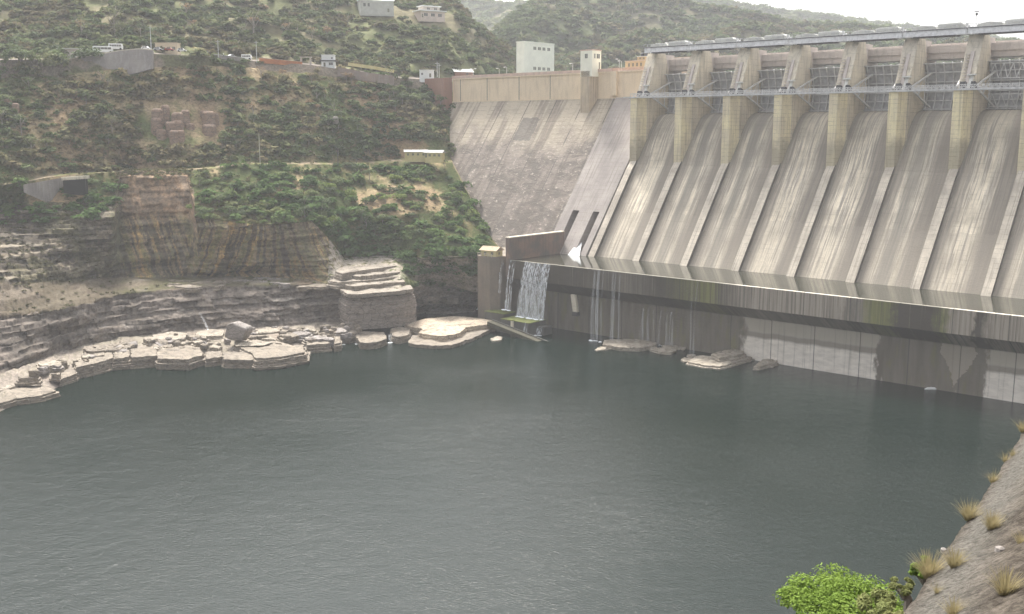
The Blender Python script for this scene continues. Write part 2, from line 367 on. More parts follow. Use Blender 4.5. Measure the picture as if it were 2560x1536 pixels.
def m_rock(name, c1, c2, c3):
    s = SH(name); v = s.obj(30); n = s.noise(s.map(v,(.7,.7,1.6)), .5, 6, .65); f = s.noise(s.map(v,(.5,.5,3)), 1.2, 6, .7)
    c = s.mix(s.ramp(n,[(.35,0.),(.65,1.)]), c1, c2); c = s.mix(s.math('MULTIPLY', s.ramp(f,[(.52,0.),(.66,1.)]), .75), c, c3)
    vo = s.n('ShaderNodeTexVoronoi', feature='DISTANCE_TO_EDGE'); s.set(vo.inputs['Vector'], s.map(v,(.45,.45,.9))); vo.inputs['Scale'].default_value = .8
    cr = s.math('MULTIPLY', s.math('LESS_THAN', vo.outputs['Distance'], .022), .7)
    c = s.mix(cr, c, (.06,.052,.045)); lam = s.noise(s.map(v,(.15,.15,2.6)), 1, 4, .6); c = s.mix(s.math('MULTIPLY', s.ramp(lam,[(.52,0.),(.6,1.)]), .35), c, (.13,.11,.095))
    s.color(c); s.bump(f, .7, .4); return s.mat
ROCKP = m_rock('pale_sandstone', (.27,.23,.18), (.18,.152,.12), (.09,.078,.062))
ROCKW = m_rock('bleached_slab', (.37,.325,.265), (.265,.23,.18), (.15,.128,.10))
ROCKG = m_rock('grey_rock', (.30,.27,.25), (.20,.18,.165), (.10,.09,.085))
TERR = m_vcol('bank_rock_and_soil', .95, .8, .9, .5)
HILLM = m_vcol('hill_cover', .95, .8, .25, .6)
LEAFCOL = m_vcol('scrub_leaves', .8, 0, .5, .75, .35)
BARK = m_plain('pale_bark', (.33,.29,.25), .9, .4, 2)
LEAVES = dict(
 dark=m_leaf('dark_leaf', (.060,.092,.040), (.098,.128,.058)),
 mid=m_leaf('mid_leaf', (.10,.148,.055), (.15,.18,.075)),
 pale=m_leaf('pale_leaf', (.13,.16,.07), (.19,.19,.09)),
 dry=m_leaf('dry_leaf', (.22,.155,.09), (.30,.20,.11)),
 bright=m_leaf('bright_leaf', (.14,.20,.05), (.20,.25,.07)))

# ------------------------------------------------------------------ water
def plane(name, mat, pts, label=None):
    mb = MB(); mb.add(pts, [tuple(range(len(pts)))]); o = mb.build(name, mat); o['kind'] = 'structure'; return o
RIV = m_water('river_surface', (.003,.0088,.0066), 1.6, .13, .14)
plane('river_water', RIV, [(-700,-300,0),(500,-300,0),(500,560,0),(-700,560,0)])
POOLM = m_water('basin_surface', (.04,.04,.03), .5, .02, .03)
P = [dam(-140,26,26.72), dam(169.6,26,26.72), dam(169.6,59.3,26.72), dam(-140,59.3,26.72)]
plane('basin_water', POOLM, [tuple(p) for p in P])
plane('reservoir_water', m_water('reservoir_surface', (.05,.07,.07), .4, .05, .06), [tuple(dam(s,m,97.0)) for s,m in ((-400,-33),(287,-33),(340,-110),(340,-560),(-400,-560))])
plane('riverbed', ROCKG, [(-700,-300,-8),(500,-300,-8),(500,560,-8),(-700,560,-8)])

# ------------------------------------------------------------------ the dam
DAM = thing('dam', 'long grey concrete gravity dam with gated spillway, piers and streaked chutes across the gorge', 'dam', (OX,OY,0), DAMROT)
BAYS = list(range(0,12)); SP = 22.15; S0 = 155.3
PROF = [(-27,80.5),(-24,83.8),(-21,84.7),(-19,84.8),(-17,84.6),(-15,84.0),(-13,82.9),(-11,81.2),(-9,78.9),(-7,76.0),(-5,72.6),(-3,68.9),(-1.5,66.1),(0,63.4),(27.3,26.3),(29,24)]
def chute_mesh():
    mb = MB(); n = len(PROF); ss = [0,-SP]
    poly = PROF+[(29,20),(-32,20),(-32,80.5)]
    mb.prism(poly, 0, -SP, 0); return mb
def sl(m): return 64-1.381*m
def divider_mesh():
    mb = MB(); h = 1.35
    prof = [(-6,72.4+.4),(27.0,26.72-.5)]
    poly = [(-8,75.0-1),(27.0,25.8),(27.6+h*1.05,25.8),(27.6+h*.2,27.2+h*.9),(-2,sl(-2)+h*1.7)]
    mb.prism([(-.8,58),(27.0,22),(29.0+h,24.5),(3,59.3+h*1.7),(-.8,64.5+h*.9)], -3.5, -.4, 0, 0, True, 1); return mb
def pier_mesh():
    mb = MB()
    nose = [(.4,-34),(.4,-1.4),(0,0),(-3.3,0),(-4.6,-5.4),(-4.6,-34)]
    mb.prism(nose[::-1], 52, 91.3, 2)
    o = len(mb.f)
    # yellow nose faces carry their own finish
    for i,f in enumerate(mb.f):
        ys = [mb.v[k][1] for k in f]
        if all(y > -5.5 for y in ys) and len(f)==4 and min(mb.v[k][0] for k in f) > -4.7 and not all(mb.v[k][0] > .3 for k in f): mb.m[i] = 1
    up = [(-5.2,91.3),(-6.0,94.5),(-11.8,108.6),(-12.7,110.2),(-18.6,110.2),(-20.2,106),(-22.8,97),(-23.6,91.3)]
    mb.prism(up, -4.6, .4, 0, 2)
    mb.box(-3.7,-.3,-33,-20.5,91.3,103.6, 3)
    mb.box(-4.0,.0,-26.5,-19.0,103.6,109.8, 3)
    mb.box(-4.0,.0,-33,-26.5,103.6,107.3, 3)
    # raised rib with steps on the sloping front, ledges on the flank
    mb.prism([(-5.0,93.0),(-5.6,95.0),(-9.6,104.5),(-10.3,104.5),(-6.2,94.2),(-5.8,92.6)], -2.9, -1.7, 0, 3)
    for k in range(9):
        z = 95+k*1.05; m = -5.4-(z-95)*.413
        mb.box(-1.6,-.5, m-.5, m+.18, z, z+.22, 3)
    mb.box(-4.58,-4.4,-15.2,-14.7,92,109, 2); mb.box(-4.55,-4.4,-20.0,-7.2,99.6,99.9, 2)
    # vertical rib pair on the lower flank
    mb.box(-4.85,-4.6,-6.6,-5.9,66,91.3, 0); mb.box(-4.7,-4.6,-11.2,-10.9,76,91.3, 0)
    return mb
def trunnion_mesh():
    mb = MB()
    mb.prism([(-5.0,93.2),(-6.6,96.6),(-7.8,96.2),(-6.4,92.0),(-4.2,92.0)], -4.1, -2.6, 0, 0)
    mb.box(-4.9,-2.3,-7.0,-5.4,96.2,96.7, 0)
    mb.prism([(-3.4,91.9),(-4.0,94.2),(-6.2,93.4),(-6.2,91.9)], -2.5, -.6, 0, 1)  # dark openings built as solid blocks, their shade put into the colour
    mb.prism([(-3.4,91.9),(-4.0,94.2),(-6.2,93.4),(-6.2,91.9)], -5.6, -4.2, 0, 1)
    return mb
def arc(z0, z1, n, rad=16.5, cz=92.3, cy=-5.6):
    out = []
    for i in range(n+1):
        z = z0+(z1-z0)*i/n; out.append((cy-math.sqrt(rad*rad-(z-cz)**2), z))
    return out
GX0, GX1 = -4.6, -21.55
def gate_skin():
    mb = MB(); a = arc(84.9, 101.4, 12); b = [(y-.15,z) for y,z in a]
    mb.prism(a+b[::-1], GX0, GX1, 0, 0); return mb
def gate_frame():
    mb = MB()
    for x in np.linspace(GX0-.9, GX1+.9, 6):
        a = arc(84.9,101.6,6)
        for (y,z),(y2,z2) in zip(a[:-1],a[1:]): mb.bar((x,y+.55,z),(x,y2+.55,z2),.3,.7)
    for z in (85.3,88.4,91.5,95.0,98.3,101.4):
        y = arc(z,z+.01,1)[0][0]; mb.bar((GX0,y+.95,z),(GX1,y+.95,z),.5,.35)
    return mb
def gate_arm(side):
    mb = MB(); x = GX0-.5 if side else GX1+.5; tr = (x,-6.0,92.6); d = -2.2 if side else 2.2
    for z in (85.9,92.0,98.3):
        y = arc(z,z+.01,1)[0][0]; mb.bar(tr,(x+d,y+1.1,z),.55,.55)
    yb = arc(85.9,86,1)[0][0]; yt = arc(98.3,98.4,1)[0][0]
    for t in (.4,.7):
        A = Vector(tr).lerp(Vector((x+d,yb+1.1,85.9)),t); B = Vector(tr).lerp(Vector((x+d,yt+1.1,98.3)),t); mb.bar(A,B,.28)
    A1 = Vector(tr).lerp(Vector((x+d,yb+1.1,85.9)),.4); B1 = Vector(tr).lerp(Vector((x+d,yt+1.1,98.3)),.7); mb.bar(A1,B1,.22)
    return mb
def lattice():
    mb = MB()
    for z,y in ((100.6,-18.2),(95.6,-17.6),(90.2,-17.6),(86.0,-18.6)):
        mb.bar((GX0-1,y,z),(GX1+1,y,z),.3)
    for za,ya,zb,yb in ((100.6,-18.2,95.6,-17.6),(90.2,-17.6,86.0,-18.6)):
        n = 10; xs = np.linspace(GX0-1,GX1+1,n+1)
        for i in range(n):
            p = (xs[i],ya,za) if i%2 else (xs[i],yb,zb); q = (xs[i+1],yb,zb) if i%2 else (xs[i+1],ya,za); mb.bar(p,q,.22)
    return mb
def walkway_mesh():
    mb = MB(); mb.box(0,-SP,-1.9,.45,91.35,91.75); mb.box(0,-SP,.3,.5,91.1,91.35); mb.box(0,-SP,-1.9,-1.7,91.1,91.35); return mb
def rail_mesh():
    mb = MB()
    for y in (.35,-1.75):
        mb.bar((0,y,93.05),(-SP,y,93.05),.1); mb.bar((0,y,92.4),(-SP,y,92.4),.07)
        n = 11; d = SP/n
        for i in range(n):
            mb.bar((-i*d,y,91.75),(-i*d,y,93.05),.12)
            mb.bar((-i*d,y,91.8),(-(i+.5)*d,y,93.0),.1); mb.bar((-(i+.5)*d,y,93.0),(-(i+1)*d,y,91.8),.1)
    return mb
def girder_mesh():
    mb = MB(); a = -.15; b = -SP+.15
    def web(y):
        mb.box(b,a,y,y+.12,110.25,112.4)
        for i in range(20):
            x = a-.5+(b-a+1)*i/19; mb.box(x-.06,x+.06,y+.12,y+.24,110.3,112.3)
    web(-9.4); web(-13.6)
    mb.box(b,a,-13.9,-9.05,112.4,112.55, 0)
    mb.box(b+3.4,a-3.6,-13.6,-9.15,109.95,110.25, 1)
    mb.box(b,a,-9.1,-8.95,112.2,112.42, 1)
    return mb
def grail_mesh():
    mb = MB(); a = 0; b = -SP
    mb.bar((a,-8.95,113.6),(b,-8.95,113.6),.12); mb.bar((a,-8.95,113.1),(b,-8.95,113.1),.08)
    for i in range(12): mb.bar((b*i/12,-8.95,112.5),(b*i/12,-8.95,113.6),.12)
    return mb
def beam_mesh():
    mb = MB(); mb.box(-.1,-SP-3.9,-31.5,-23.0,103.2,105.3); mb.box(-.1,-SP-3.9,-32.2,-22.3,105.3,105.8); mb.box(-.1,-SP-3.9,-22.7,-22.4,105.8,107.8)
    mb.box(-.1,-SP-3.9,-32.2,-31.9,105.8,109.2); return mb
first = {}
def bay_part(key, i, mk, name, mats, parent=None, **kw):
    loc = (S0-SP*i, 0, 0) if parent is None else None
    if key not in first:
        o = mk().build(name, mats, parent or DAM, loc, **kw); first[key] = o; return o
    o = first[key].copy(); scene.collection.objects.link(o); o.parent = parent or DAM
    if loc is not None: o.location = loc
    return o
for i in BAYS:
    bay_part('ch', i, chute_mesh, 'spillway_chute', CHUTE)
    bay_part('dv', i, divider_mesh, 'divider_wall', [DIVT,SHADE_JOINT])
    p = bay_part('pi', i, pier_mesh, 'pier', [PIER,NOSE,PIERUP,BEAMC], bevel=0)
    bay_part('tr', i, trunnion_mesh, 'trunnion_block', [HOIST,DSTEEL], p)
    g = bay_part('gs', i, gate_skin, 'radial_gate', GATEP)
    bay_part('gf', i, gate_frame, 'gate_frame', STEEL, g)
    bay_part('ga1', i, lambda: gate_arm(1), 'gate_arm', STEEL, g); bay_part('ga2', i, lambda: gate_arm(0), 'gate_arm', STEEL, g)
    if i in (6,7): bay_part('lat', i, lattice, 'gate_truss', STEEL, g)
    w = bay_part('wk', i, walkway_mesh, 'walkway', STEEL); bay_part('wr', i, rail_mesh, 'railing', STEEL, w)
    b = bay_part('gi', i, girder_mesh, 'bridge_girder', [GIRD,DSTEEL]); bay_part('gr', i, grail_mesh, 'railing', STEEL, b)
    bay_part('bm', i, beam_mesh, 'road_beam', BEAMC)
# stretch of walkway and railing at the far end of the last pier
mb = MB(); mb.box(155.3,159,-1.9,.45,91.35,91.75); mb.box(155.3,156.2,-3,-.2,90.6,91.35); w = mb.build('walkway', STEEL, DAM)
# sluice block with two deep slots
def slope_poly(dm): return [(-22+dm,92.3),(28.2+dm,26.3),(29.4+dm,22),(-30,22),(-30,92.3)]
mb = MB()
def strip(s0, s1, slot):
    if not slot: mb.prism(slope_poly(1.3), s0, s1, 0)
    else:
        mz = lambda z: -20.7+.76*(92.3-z)
        mb.prism([(-20.7,92.3),(mz(44),44),(mz(44)-6,43.3),(mz(33)-5.5,33),(mz(27)-1.0,26),(28,22),(-30,22),(-30,92.3)], s0, s1, 0)
strip(155.7,158.8,0); strip(158.8,162.1,1); strip(162.1,169.6,0); strip(169.6,172.9,1); strip(172.9,178,0)
for k,f in enumerate(mb.f): mb.m[k] = 0
mb.build('sluice_block', m_concrete('sluice_concrete', (.38,.34,.31), (.27,.24,.225), .35, .65, (.15,.135,.12), (1.1,.05,.05), .75, 1.6, .4, 0), DAM)
mb = MB(); mb.prism(slope_poly(0), 178, 296, 0); mb.build('masonry_face', MASON, DAM)
mb = MB(); mb.box(178,181,-22.2,-20.6,93.2,104.0); mb.box(155.7,283,-33,-22,91.0,104.0)
mb.box(155.7,283,-22,-21.7,92.0,92.5)
mb.box(155.7,283,-22,-21.55,103.4,104.0); mb.build('crest_wall', CREAM, DAM)
mb = MB()
for s in (277.3,258.6,237.3,217.6): mb.box(s-.18,s+.18,-22,-21.96,92.5,103.4)
mb.build('expansion_joints', SHADE_JOINT, DAM)
mb = MB(); mb.box(181,283,-22.6,-21.5,104.0,105.3); mb.box(155.7,181,-22.4,-22.1,104.0,104.4)
mb.build('parapet', PINK, DAM)
mb = MB()
for k in range(40): mb.box(156.2+k*.68,156.5+k*.68,-22.45,-22.1,104.4,105.3)
mb.box(156,184,-22.45,-22.1,105.3,105.5); mb.build('balustrade', PINK, DAM)
mb = MB(); mb.prism([(-17.0,84.0),(-17.0,104.4),(-23,104.4),(-23,84.0)], 190.2, 195.4, 0)
mb.prism([(190.2,-22),(190.2,-17.0),(189.0,-22)][::-1], 84.0, 104.4, 2); mb.build('intake_shaft', m_concrete('shaft_render',(.58,.48,.34),(.45,.37,.28),.35,.6,(.16,.13,.11),(1.6,1.6,.05),.75,0,0), DAM)
mb = MB(); mb.prism([(24,-6),(51.3,-6),(51.3,14.4),(59.9,19.5),(60.4,19.5),(60.4,26.85),(59.2,26.85),(59.2,25),(24,25)], -140, 171.5, 0); mb.build('basin_wall', BASIN, DAM)
mb = MB(); mb.box(169.6,171.5,26,60.8,20,35.6); mb.build('training_wall', RUST, DAM)
mb = MB(); mb.box(169.4,171.7,26,61.0,35.6,35.95); mb.build('wall_coping', PIERUP, DAM)
mb = MB(); mb.prism([(173.6,50),(173.6,62),(176,65.5),(184,64.0),(198,46),(195,30),(173.6,30)], -2, 27.9, 2)
mb.build('abutment_block', m_concrete('abutment_concrete',(.24,.195,.15),(.175,.148,.12),.35,.6,(.14,.12,.1),(.8,.8,.05),.6,0,0), DAM)
mb = MB()
for k in range(5): mb.bar((175.4+k*2.1,65.0-.22*k,27.9),(175.4+k*2.1,65.0-.22*k,29.1),.14)
mb.bar((175.4,65.0,29.1),(183.8,64.1,29.1),.12); mb.bar((175.4,65.0,28.5),(183.8,64.1,28.5),.1); mb.build('terrace_railing', PIERUP, DAM)
# brick wing wall at the hillside end
mb = MB(); mb.box(283,307,-21.5,-18.5,88,104.4); mb.box(283,290,-18.5,-16,84,104.2); mb.build('wing_wall', BRICK, DAM)

# things standing on the dam -------------------------------------------------
def at_dam(s, m, z): v = dam(s,m,z); return (v.x,v.y,v.z)
HL = ['wedge-roofed', 'flat-topped']
def hoist(i, kind, s):
    t = thing('hoist_cover', '', 'hoist cover', at_dam(s,-11.5,112.55), DAMROT, 'hoist covers on the steel service bridge')
    mb = MB()
    L = 8.2
    if kind == 0:
        mb.prism([(-L/2,0),(L/2,0),(L/2,.8),(L/2-1.6,1.5),(0.4,2.0),(-L/2+1.4,1.5),(-L/2,.9)], -2.2, 2.2, 1)
    else:
        mb.prism([(-L/2,0),(L/2,0),(L/2,1.5),(L/2-.5,1.9),(-L/2+.8,2.1),(-L/2,1.5)], -2.2, 2.2, 1)
    mb.box(-2.6,2.4,-2.3,2.3,.0,.5); mb.box(-L/2-.3,-L/2+.5,-1.6,1.6,0,1.0); mb.build('casing', HOIST, t, bevel=.04)
    mb = MB(); mb.box(-2.4,-.9,2.2,2.26,.5,1.3); mb.build('vent', STEEL, t)
    mb = MB(); mb.tube([(-L/2-.9,1.2,0),(-L/2-.9,1.2,1.7)],.5,8); mb.box(-L/2-1.6,-L/2-.2,-.3,.9,0,.9); mb.build('hoist_motor', STEEL, t)
    return t
ordn = ['first','second','third','fourth','fifth','sixth','seventh','eighth','ninth','tenth']
hp = [hoist(0,0,0), hoist(0,1,0)]
for i in range(9):
    for k,ds in ((0,-7.3),(1,-16.3)):
        if i == 0: t = hp[k]
        else: t = copy_tree(hp[k])
        t.location = at_dam(S0-SP*i+ds,-11.5,112.55)
        t.scale = (1.05,1,.72 if k == 0 else .85)
        t['label'] = ('low wedge shaped' if k == 0 else 'boxy flat topped')+' pale grey hoist cover on the %s bridge span from the cream wall' % ordn[i]
def building(name, label, cat, loc, rot, w, d, h, wall, roofm, wins, door=None, roofh=.5, over=.3, gable=False, group=None, winm=None, parapet=False):
    """w along local x, d along local y (front faces +y), wins: (face, x, z, w, h); face 'f' front +y, 's' side -x ... """
    t = thing(name, label, cat, loc, rot, group)
    mb = MB(); mb.box(-w/2,w/2,-d/2,d/2,-2.5,h)
    wl = mb.build('wall', wall, t)
    mb = MB()
    if gable:
        mb.prism([(-d/2-over,h),(d/2+over,h),(0,h+roofh)], -w/2-over, w/2+over, 0)
    else:
        mb.box(-w/2-over,w/2+over,-d/2-over,d/2+over,h,h+roofh)
        if parapet: mb.box(-w/2+1,w/2-1,-d/2+1,d/2-1,h+roofh,h+roofh+.6)
    mb.build('roof', roofm, t)
    for (fc,x,z,ww,hh) in wins:
        mb = MB()
        if fc == 'f': mb.box(x-ww/2,x+ww/2,d/2-.1,d/2+.05,z,z+hh)
        elif fc == 's': mb.box(-w/2-.05,-w/2+.1,x-ww/2,x+ww/2,z,z+hh)
        else: mb.box(w/2-.1,w/2+.05,x-ww/2,x+ww/2,z,z+hh)
        wo = mb.build('window', winm or WIN, t)
        mb = MB()
        if fc == 'f':
            mb.box(x-ww/2-.1,x+ww/2+.1,d/2,d/2+.16,z-.14,z); n = max(2,int(ww/.9))
            for k in range(1,n): mb.box(x-ww/2+ww*k/n-.05,x-ww/2+ww*k/n+.05,d/2+.05,d/2+.1,z,z+hh)
        elif fc == 's':
            mb.box(-w/2-.16,-w/2,x-ww/2-.1,x+ww/2+.1,z-.14,z); n = max(2,int(ww/.9))
            for k in range(1,n): mb.box(-w/2-.1,-w/2-.05,x-ww/2+ww*k/n-.05,x-ww/2+ww*k/n+.05,z,z+hh)
        else: mb.box(w/2,w/2+.16,x-ww/2-.1,x+ww/2+.1,z-.14,z)
        mb.build('window_frame', wall, wo)
    if door:
        fc,x,ww,hh = door; mb = MB()
        if fc == 'f': mb.box(x-ww/2,x+ww/2,d/2-.1,d/2+.06,0,hh)
        else: mb.box(-w/2-.06,-w/2+.1,x-ww/2,x+ww/2,0,hh)
        mb.build('door', LOUV, t)
    return t
# tower house on the shaft: local x = along the dam (away), y = downstream; near side is -x
building('control_tower', 'small white tower cabin with pink roof rim standing on the crest shaft', 'tower', at_dam(192.3,-20.4,104.4), DAMROT, 6.6, 6.8, 9.0, WHITE, PINK,
    [('f',0.0,5.6,1.5,2.0),('s',1.4,5.6,.9,2.0),('s',-1.2,5.6,2.2,2.0)], ('s',-2.2,1.0,4.0), .5, .1)
mb = MB(); mb.box(-3.42,-3.3,2.7,2.9,.2,8.8)
bw = dam(292,-82,0)
wins = [('s',yy,z,2.4,1.7) for z in (4.2,15.2) for yy in (4.2,.2,-3.8,-8.0)]
building('tall_block', 'tall windowless white block with two rows of grey louvres behind the dam crest', 'building', at_dam(287.0,-92.6,107.0), DAMROT, 6.0, 26, 19.0, WHITE, WHITE, wins, None, .5, .15, winm=LOUV, parapet=False)
building('gate_office', 'low orange flat roofed office at the crest beside the first pier', 'building', at_dam(172.5,-30,105.2), DAMROT, 10.5, 6, 3.2, ORANGE, PEACH,
    [('f',x,.9,1.0,1.5) for x in (-3.4,-1.2,1.0,3.2)], ('s',0,1.1,2.2), .3, .2)
building('stair_cabin', 'small orange rooftop cabin with white slab beside two black tanks', 'building', at_dam(169.6,-30,108.7), DAMROT, 4.6, 4, 1.6, ORANGE, WHITE2, [('f',-1.2,.4,.7,.8),('f',.8,.4,.7,.8)], None, .2, .2)
building('deck_office', 'peach office with pale window bays seen under the first bridge span', 'building', at_dam(157.5,-44,103.5), DAMROT, 11, 7, 6.2, PEACH, PEACH, [('f',x,2.6,1.1,2.0) for x in (-4,-1.8,.4,2.6)], None, .4, .3)
for k,(ds,lb) in enumerate(((-1.2,'black rooftop water tank nearer the cream wall'),(1.0,'black rooftop water tank nearer the first pier'))):
    t = thing('water_tank', lb, 'water tank', at_dam(169.4-ds,-30.2,110.5), DAMROT, 'black rooftop water tanks')
    mb = MB(); mb.tube([(0,0,0),(0,0,1.15),(0,0,1.4),(0,0,1.55)],[.85,.85,.6,.3],12); mb.build('barrel', DSTEEL, t, smooth=False)
    mb = MB(); mb.tube([(0,0,1.55),(0,0,1.68)],.28,10); mb.build('lid', RUBBER, t)
def lamp(label, loc, h, double=False, rot=DAMROT, mat=STEEL):
    t = thing('street_lamp', label, 'street lamp', loc, rot, 'street lamps along the crest and road')
    mb = MB(); mb.tube([(0,0,0),(0,0,h*.5),(0,0,h)],[.16,.12,.09],8); mb.build('post', mat, t)
    for sgn in ((1,-1) if double else (1,)):
        mb = MB(); mb.tube([(0,0,h-.05),(sgn*.7,0,h+.35),(sgn*1.5,0,h+.3)],.07,6); a = mb.build('arm', mat, t)
        mb = MB(); mb.box(sgn*1.5-.5,sgn*1.5+.5,-.22,.22,h+.15,h+.42); mb.build('lamp_head', WHITE2, a, bevel=.05)
    return t
lamp('double armed lamp behind the far end of the pink parapet', at_dam(274,-28,104), 4.6, True)
lamp('short lamp post on the crest left of the tall white block', at_dam(255.9,-28,104), 4.2)
lamp('lamp post on the crest directly beside the tall white block', at_dam(250.8,-28,104), 4.6)
lamp('lamp post on the crest between white block and control tower', at_dam(208.8,-28,104), 4.6)
lamp('globe topped lamp post left of the orange office', at_dam(178.9,-24,104), 5.2)
lamp('faint lamp post behind the crest right of the control tower', at_dam(183.5,-32,104), 5.0)
lamp('lamp post rising over the first span of the steel bridge', at_dam(150.0,-20,110), 4.6)
t = thing('beacon_mast', 'thin mast with lantern above the second pier from the right edge', 'mast', at_dam(20.6,-12,110.2), DAMROT)
mb = MB(); mb.tube([(0,0,0),(0,0,7.5)],[.16,.08],8); mb.build('pole', STEEL, t)
mb = MB(); mb.tube([(0,0,6.2),(0,0,6.5),(0,0,7.0),(0,0,7.2)],[.1,.38,.38,.1],10); mb.build('lantern', DSTEEL, t)
mb = MB(); mb.box(-.8,.8,-.1,.1,7.5,7.75); mb.build('vane', DSTEEL, t)
t = thing('notice_board', 'white board on the top of the second pier from the right', 'sign', at_dam(19.8,-9.6,110.4), DAMROT)
mb = MB(); mb.box(-1.4,1.4,-.08,.08,.35,1.5); mb.build('board', WHITE2, t); mb = MB(); mb.bar((-1,0,-.2),(-1,0,.4),.1); mb.bar((1,0,-.2),(1,0,.4),.1); mb.build('leg', STEEL, t)
HAZE = 0.00017

# ------------------------------------------------------------------ the left bank and hills
COLS = [-350,0,160,285,300,470,490,600,700,780,860,940,1000,1060,1130,1180,1250]
def row(pys, spec, kind): return [ (at_z(px,py,sv) if kind[i if len(kind)>1 else 0]=='z' else at_y(px,py,sv)).y for i,(px,py,sv) in enumerate(zip(COLS,pys,spec))], pys
def Z(pys, z): 
    z = z if isinstance(z,list) else [z]*len(pys)
    return [at_z(px,py,q).y for px,py,q in zip(COLS,pys,z)], pys
def Yr(pys, y): return y, pys
r1 = [1180,1040,965,925,922,916,914,908,900,868,858,800,788,782,778,772,760]
ROWS = [
 Z([p+60 for p in r1], -4), Z(r1, -.4),
 Z([1130,1002,932,895,892,890,888,880,872,848,842,790,778,772,768,762,752], 1.6),
 Z([1040,932,872,845,840,826,824,820,816,806,802,782,770,764,757,750,742], 4.6),
 Z([860,790,770,738,735,722,720,718,716,712,722,722,724,716,722,735,738], [18]*10+[17,17,16.6,14,10,8,7]),
 Z([740,700,700,692,692,690,690,690,694,700,718,718,720,706,715,730,735], [27,27,23,20,20,19,19,19,19,19,17.3,17.3,17,15,13,11,9]),
 ([395,400,403,408,432,436,410,413,418,422]+Z([650]*10+[645,638,638,645,640,640,645], [27]*10+[25.4,25.6,25.6,26,27,27,27])[0][10:], [600,565,560,540,440,440,545,558,560,552,645,638,638,645,640,640,645]),
 Yr([520,515,505,490,425,432,490,490,490,490,560,540,540,535,540,600,625], [405,410,415,425,440,443,425,430,435,440,438,445,450,455,465,450,448]),
 Yr([475,465,438,430,430,425,423,412,411,410,412,405,400,398,405,505,612], [395,402,425,436,444,447,446,455,465,472,485,498,506,510,513,484,475]),
 Yr([471,461,434,426,426,421,419,408,407,406,408,401,396,394,401,495,605], [401,408,431,442,450,453,452,461,471,478,491,504,512,516,519,500,500]),
 Yr([330,320,320,320,320,320,320,320,320,320,320,320,320,318,308,450,600], [425,430,445,458,460,470,472,480,488,494,502,515,522,530,540,520,520]),
 Yr([210,200,185,172,172,166,164,172,178,184,194,208,215,222,226,400,590], [455,460,470,478,479,492,494,510,520,528,536,545,552,556,566,560,560]),
 Yr([160,150,150,133,131,139,139,151,157,163,175,188,195,199,202,380,585], [458,463,473,481,482,495,497,513,523,531,539,548,555,559,572,566,566]),
]
def loft(cols, rows, us, seg):
    G = []; SEG = []; T = []
    base = []
    for (ys,pys) in rows:
        y = np.interp(us, cols, ys); p = np.interp(us, cols, pys)
        u_ = (us-1280)/F; v_ = (768-p)/F; ry = CT+v_*ST; rz = -ST+v_*CT; t = y/ry
        base.append(np.stack([u_*t, y, EYE+rz*t], 1))
    for k in range(len(rows)-1):
        n = seg[k]
        for j in range(n):
            G.append(base[k]*(1-j/n)+base[k+1]*(j/n)); SEG.append(k); T.append(j/n)
    G.append(base[-1]); SEG.append(len(rows)-2); T.append(1.0)
    return np.array(G), np.array(SEG), np.array(T)
us = np.arange(-350, 1252, 2.0)
SEGN = [4,8,10,44,14,70,34,26,4,46,60,14]
G, SG, TT = loft(COLS, ROWS, us, SEGN)
NR, NC = G.shape[:2]
U = np.broadcast_to(us, (NR,NC)); S2 = np.broadcast_to(SG[:,None], (NR,NC)); T2 = np.broadcast_to(TT[:,None], (NR,NC))
sc_ = (G[...,0]-OX)*AX[0]+(G[...,1]-OY)*AX[1]; mc_ = (G[...,0]-OX)*NX[0]+(G[...,1]-OY)*NX[1]; zc_ = G[...,2]
def sm(x, a, b): t = np.clip((x-a)/(b-a),0,1); return t*t*(3-2*t)
cliff = np.zeros((NR,NC))
cliff = np.where(S2==3, 1.0, cliff); cliff = np.where((S2==5), np.where(U<820,1.0,.45), cliff)
cliff = np.where(S2==4, np.where(U<300,.8,.5), cliff); cliff = np.where(S2==2, .35, cliff); cliff = np.where((S2==1), .25, cliff)
cliff = np.where((S2==6)&(U<300), .75, cliff); cliff = np.where((S2==6)&(U>=300)&(U<500), .8, cliff)
k = np.ones(9)/9
for c in range(NC): cliff[:,c] = np.convolve(cliff[:,c], k, 'same')
pad = lambda a: a
# stacked-block relief on the faces, soft relief on slopes
wob = vn(np.stack([mc_*.012, zc_*.02, sc_*.01],-1), 3)*2.0
zz = zc_+wob+mc_*.015
lay = np.floor(zz/1.25); jit = cell(lay, lay*0, 5)*8
b1 = cell(zz/1.25, (mc_+jit)/4.3, 7); b2 = cell(zz/3.6, (mc_+jit*.5)/9, 9); l1 = cell(zz/1.25, mc_*0, 13); l2 = cell(zz/3.0, mc_*0+4, 15)
soft = fbm(np.stack([mc_*.06, sc_*.06, zc_*.06],-1), 21, 5)
b3 = cell(zz/.8, (mc_+jit*.3)/1.6, 19); d = cliff*(b1*.75+b2*1.15+l1*.6+l2*.7+b3*.35+soft*1.3)
over = np.where(S2==5, (1-sm(T2,.0,.22))*(sm(U,320,340)*(1-sm(U,440,455))*6+sm(U,560,585)*(1-sm(U,660,690))*7+sm(U,700,720)*(1-sm(U,790,800))*4), 0)
over = over*sm(T2+ (S2<5)*0, 0.0, .04)
butt = np.where(S2==5, sm(T2,0,.1)*(1-sm(T2,.85,1))*(sm(U,440,455)*(1-sm(U,560,575))*4.0), 0)
d = d-over+butt
outx, outy = -AX[0]*.9+NX[0]*.3, -AX[1]*.9+NX[1]*.3
edge_fade = 1-sm(U,1150,1240)*.6
G[...,0] += outx*d*edge_fade; G[...,1] += outy*d*edge_fade
slope = (S2>=6)*(1-cliff)
G[...,2] += slope*soft*1.5*(np.where((S2==8)|(S2==7),.25,1))*(S2<11)*edge_fade
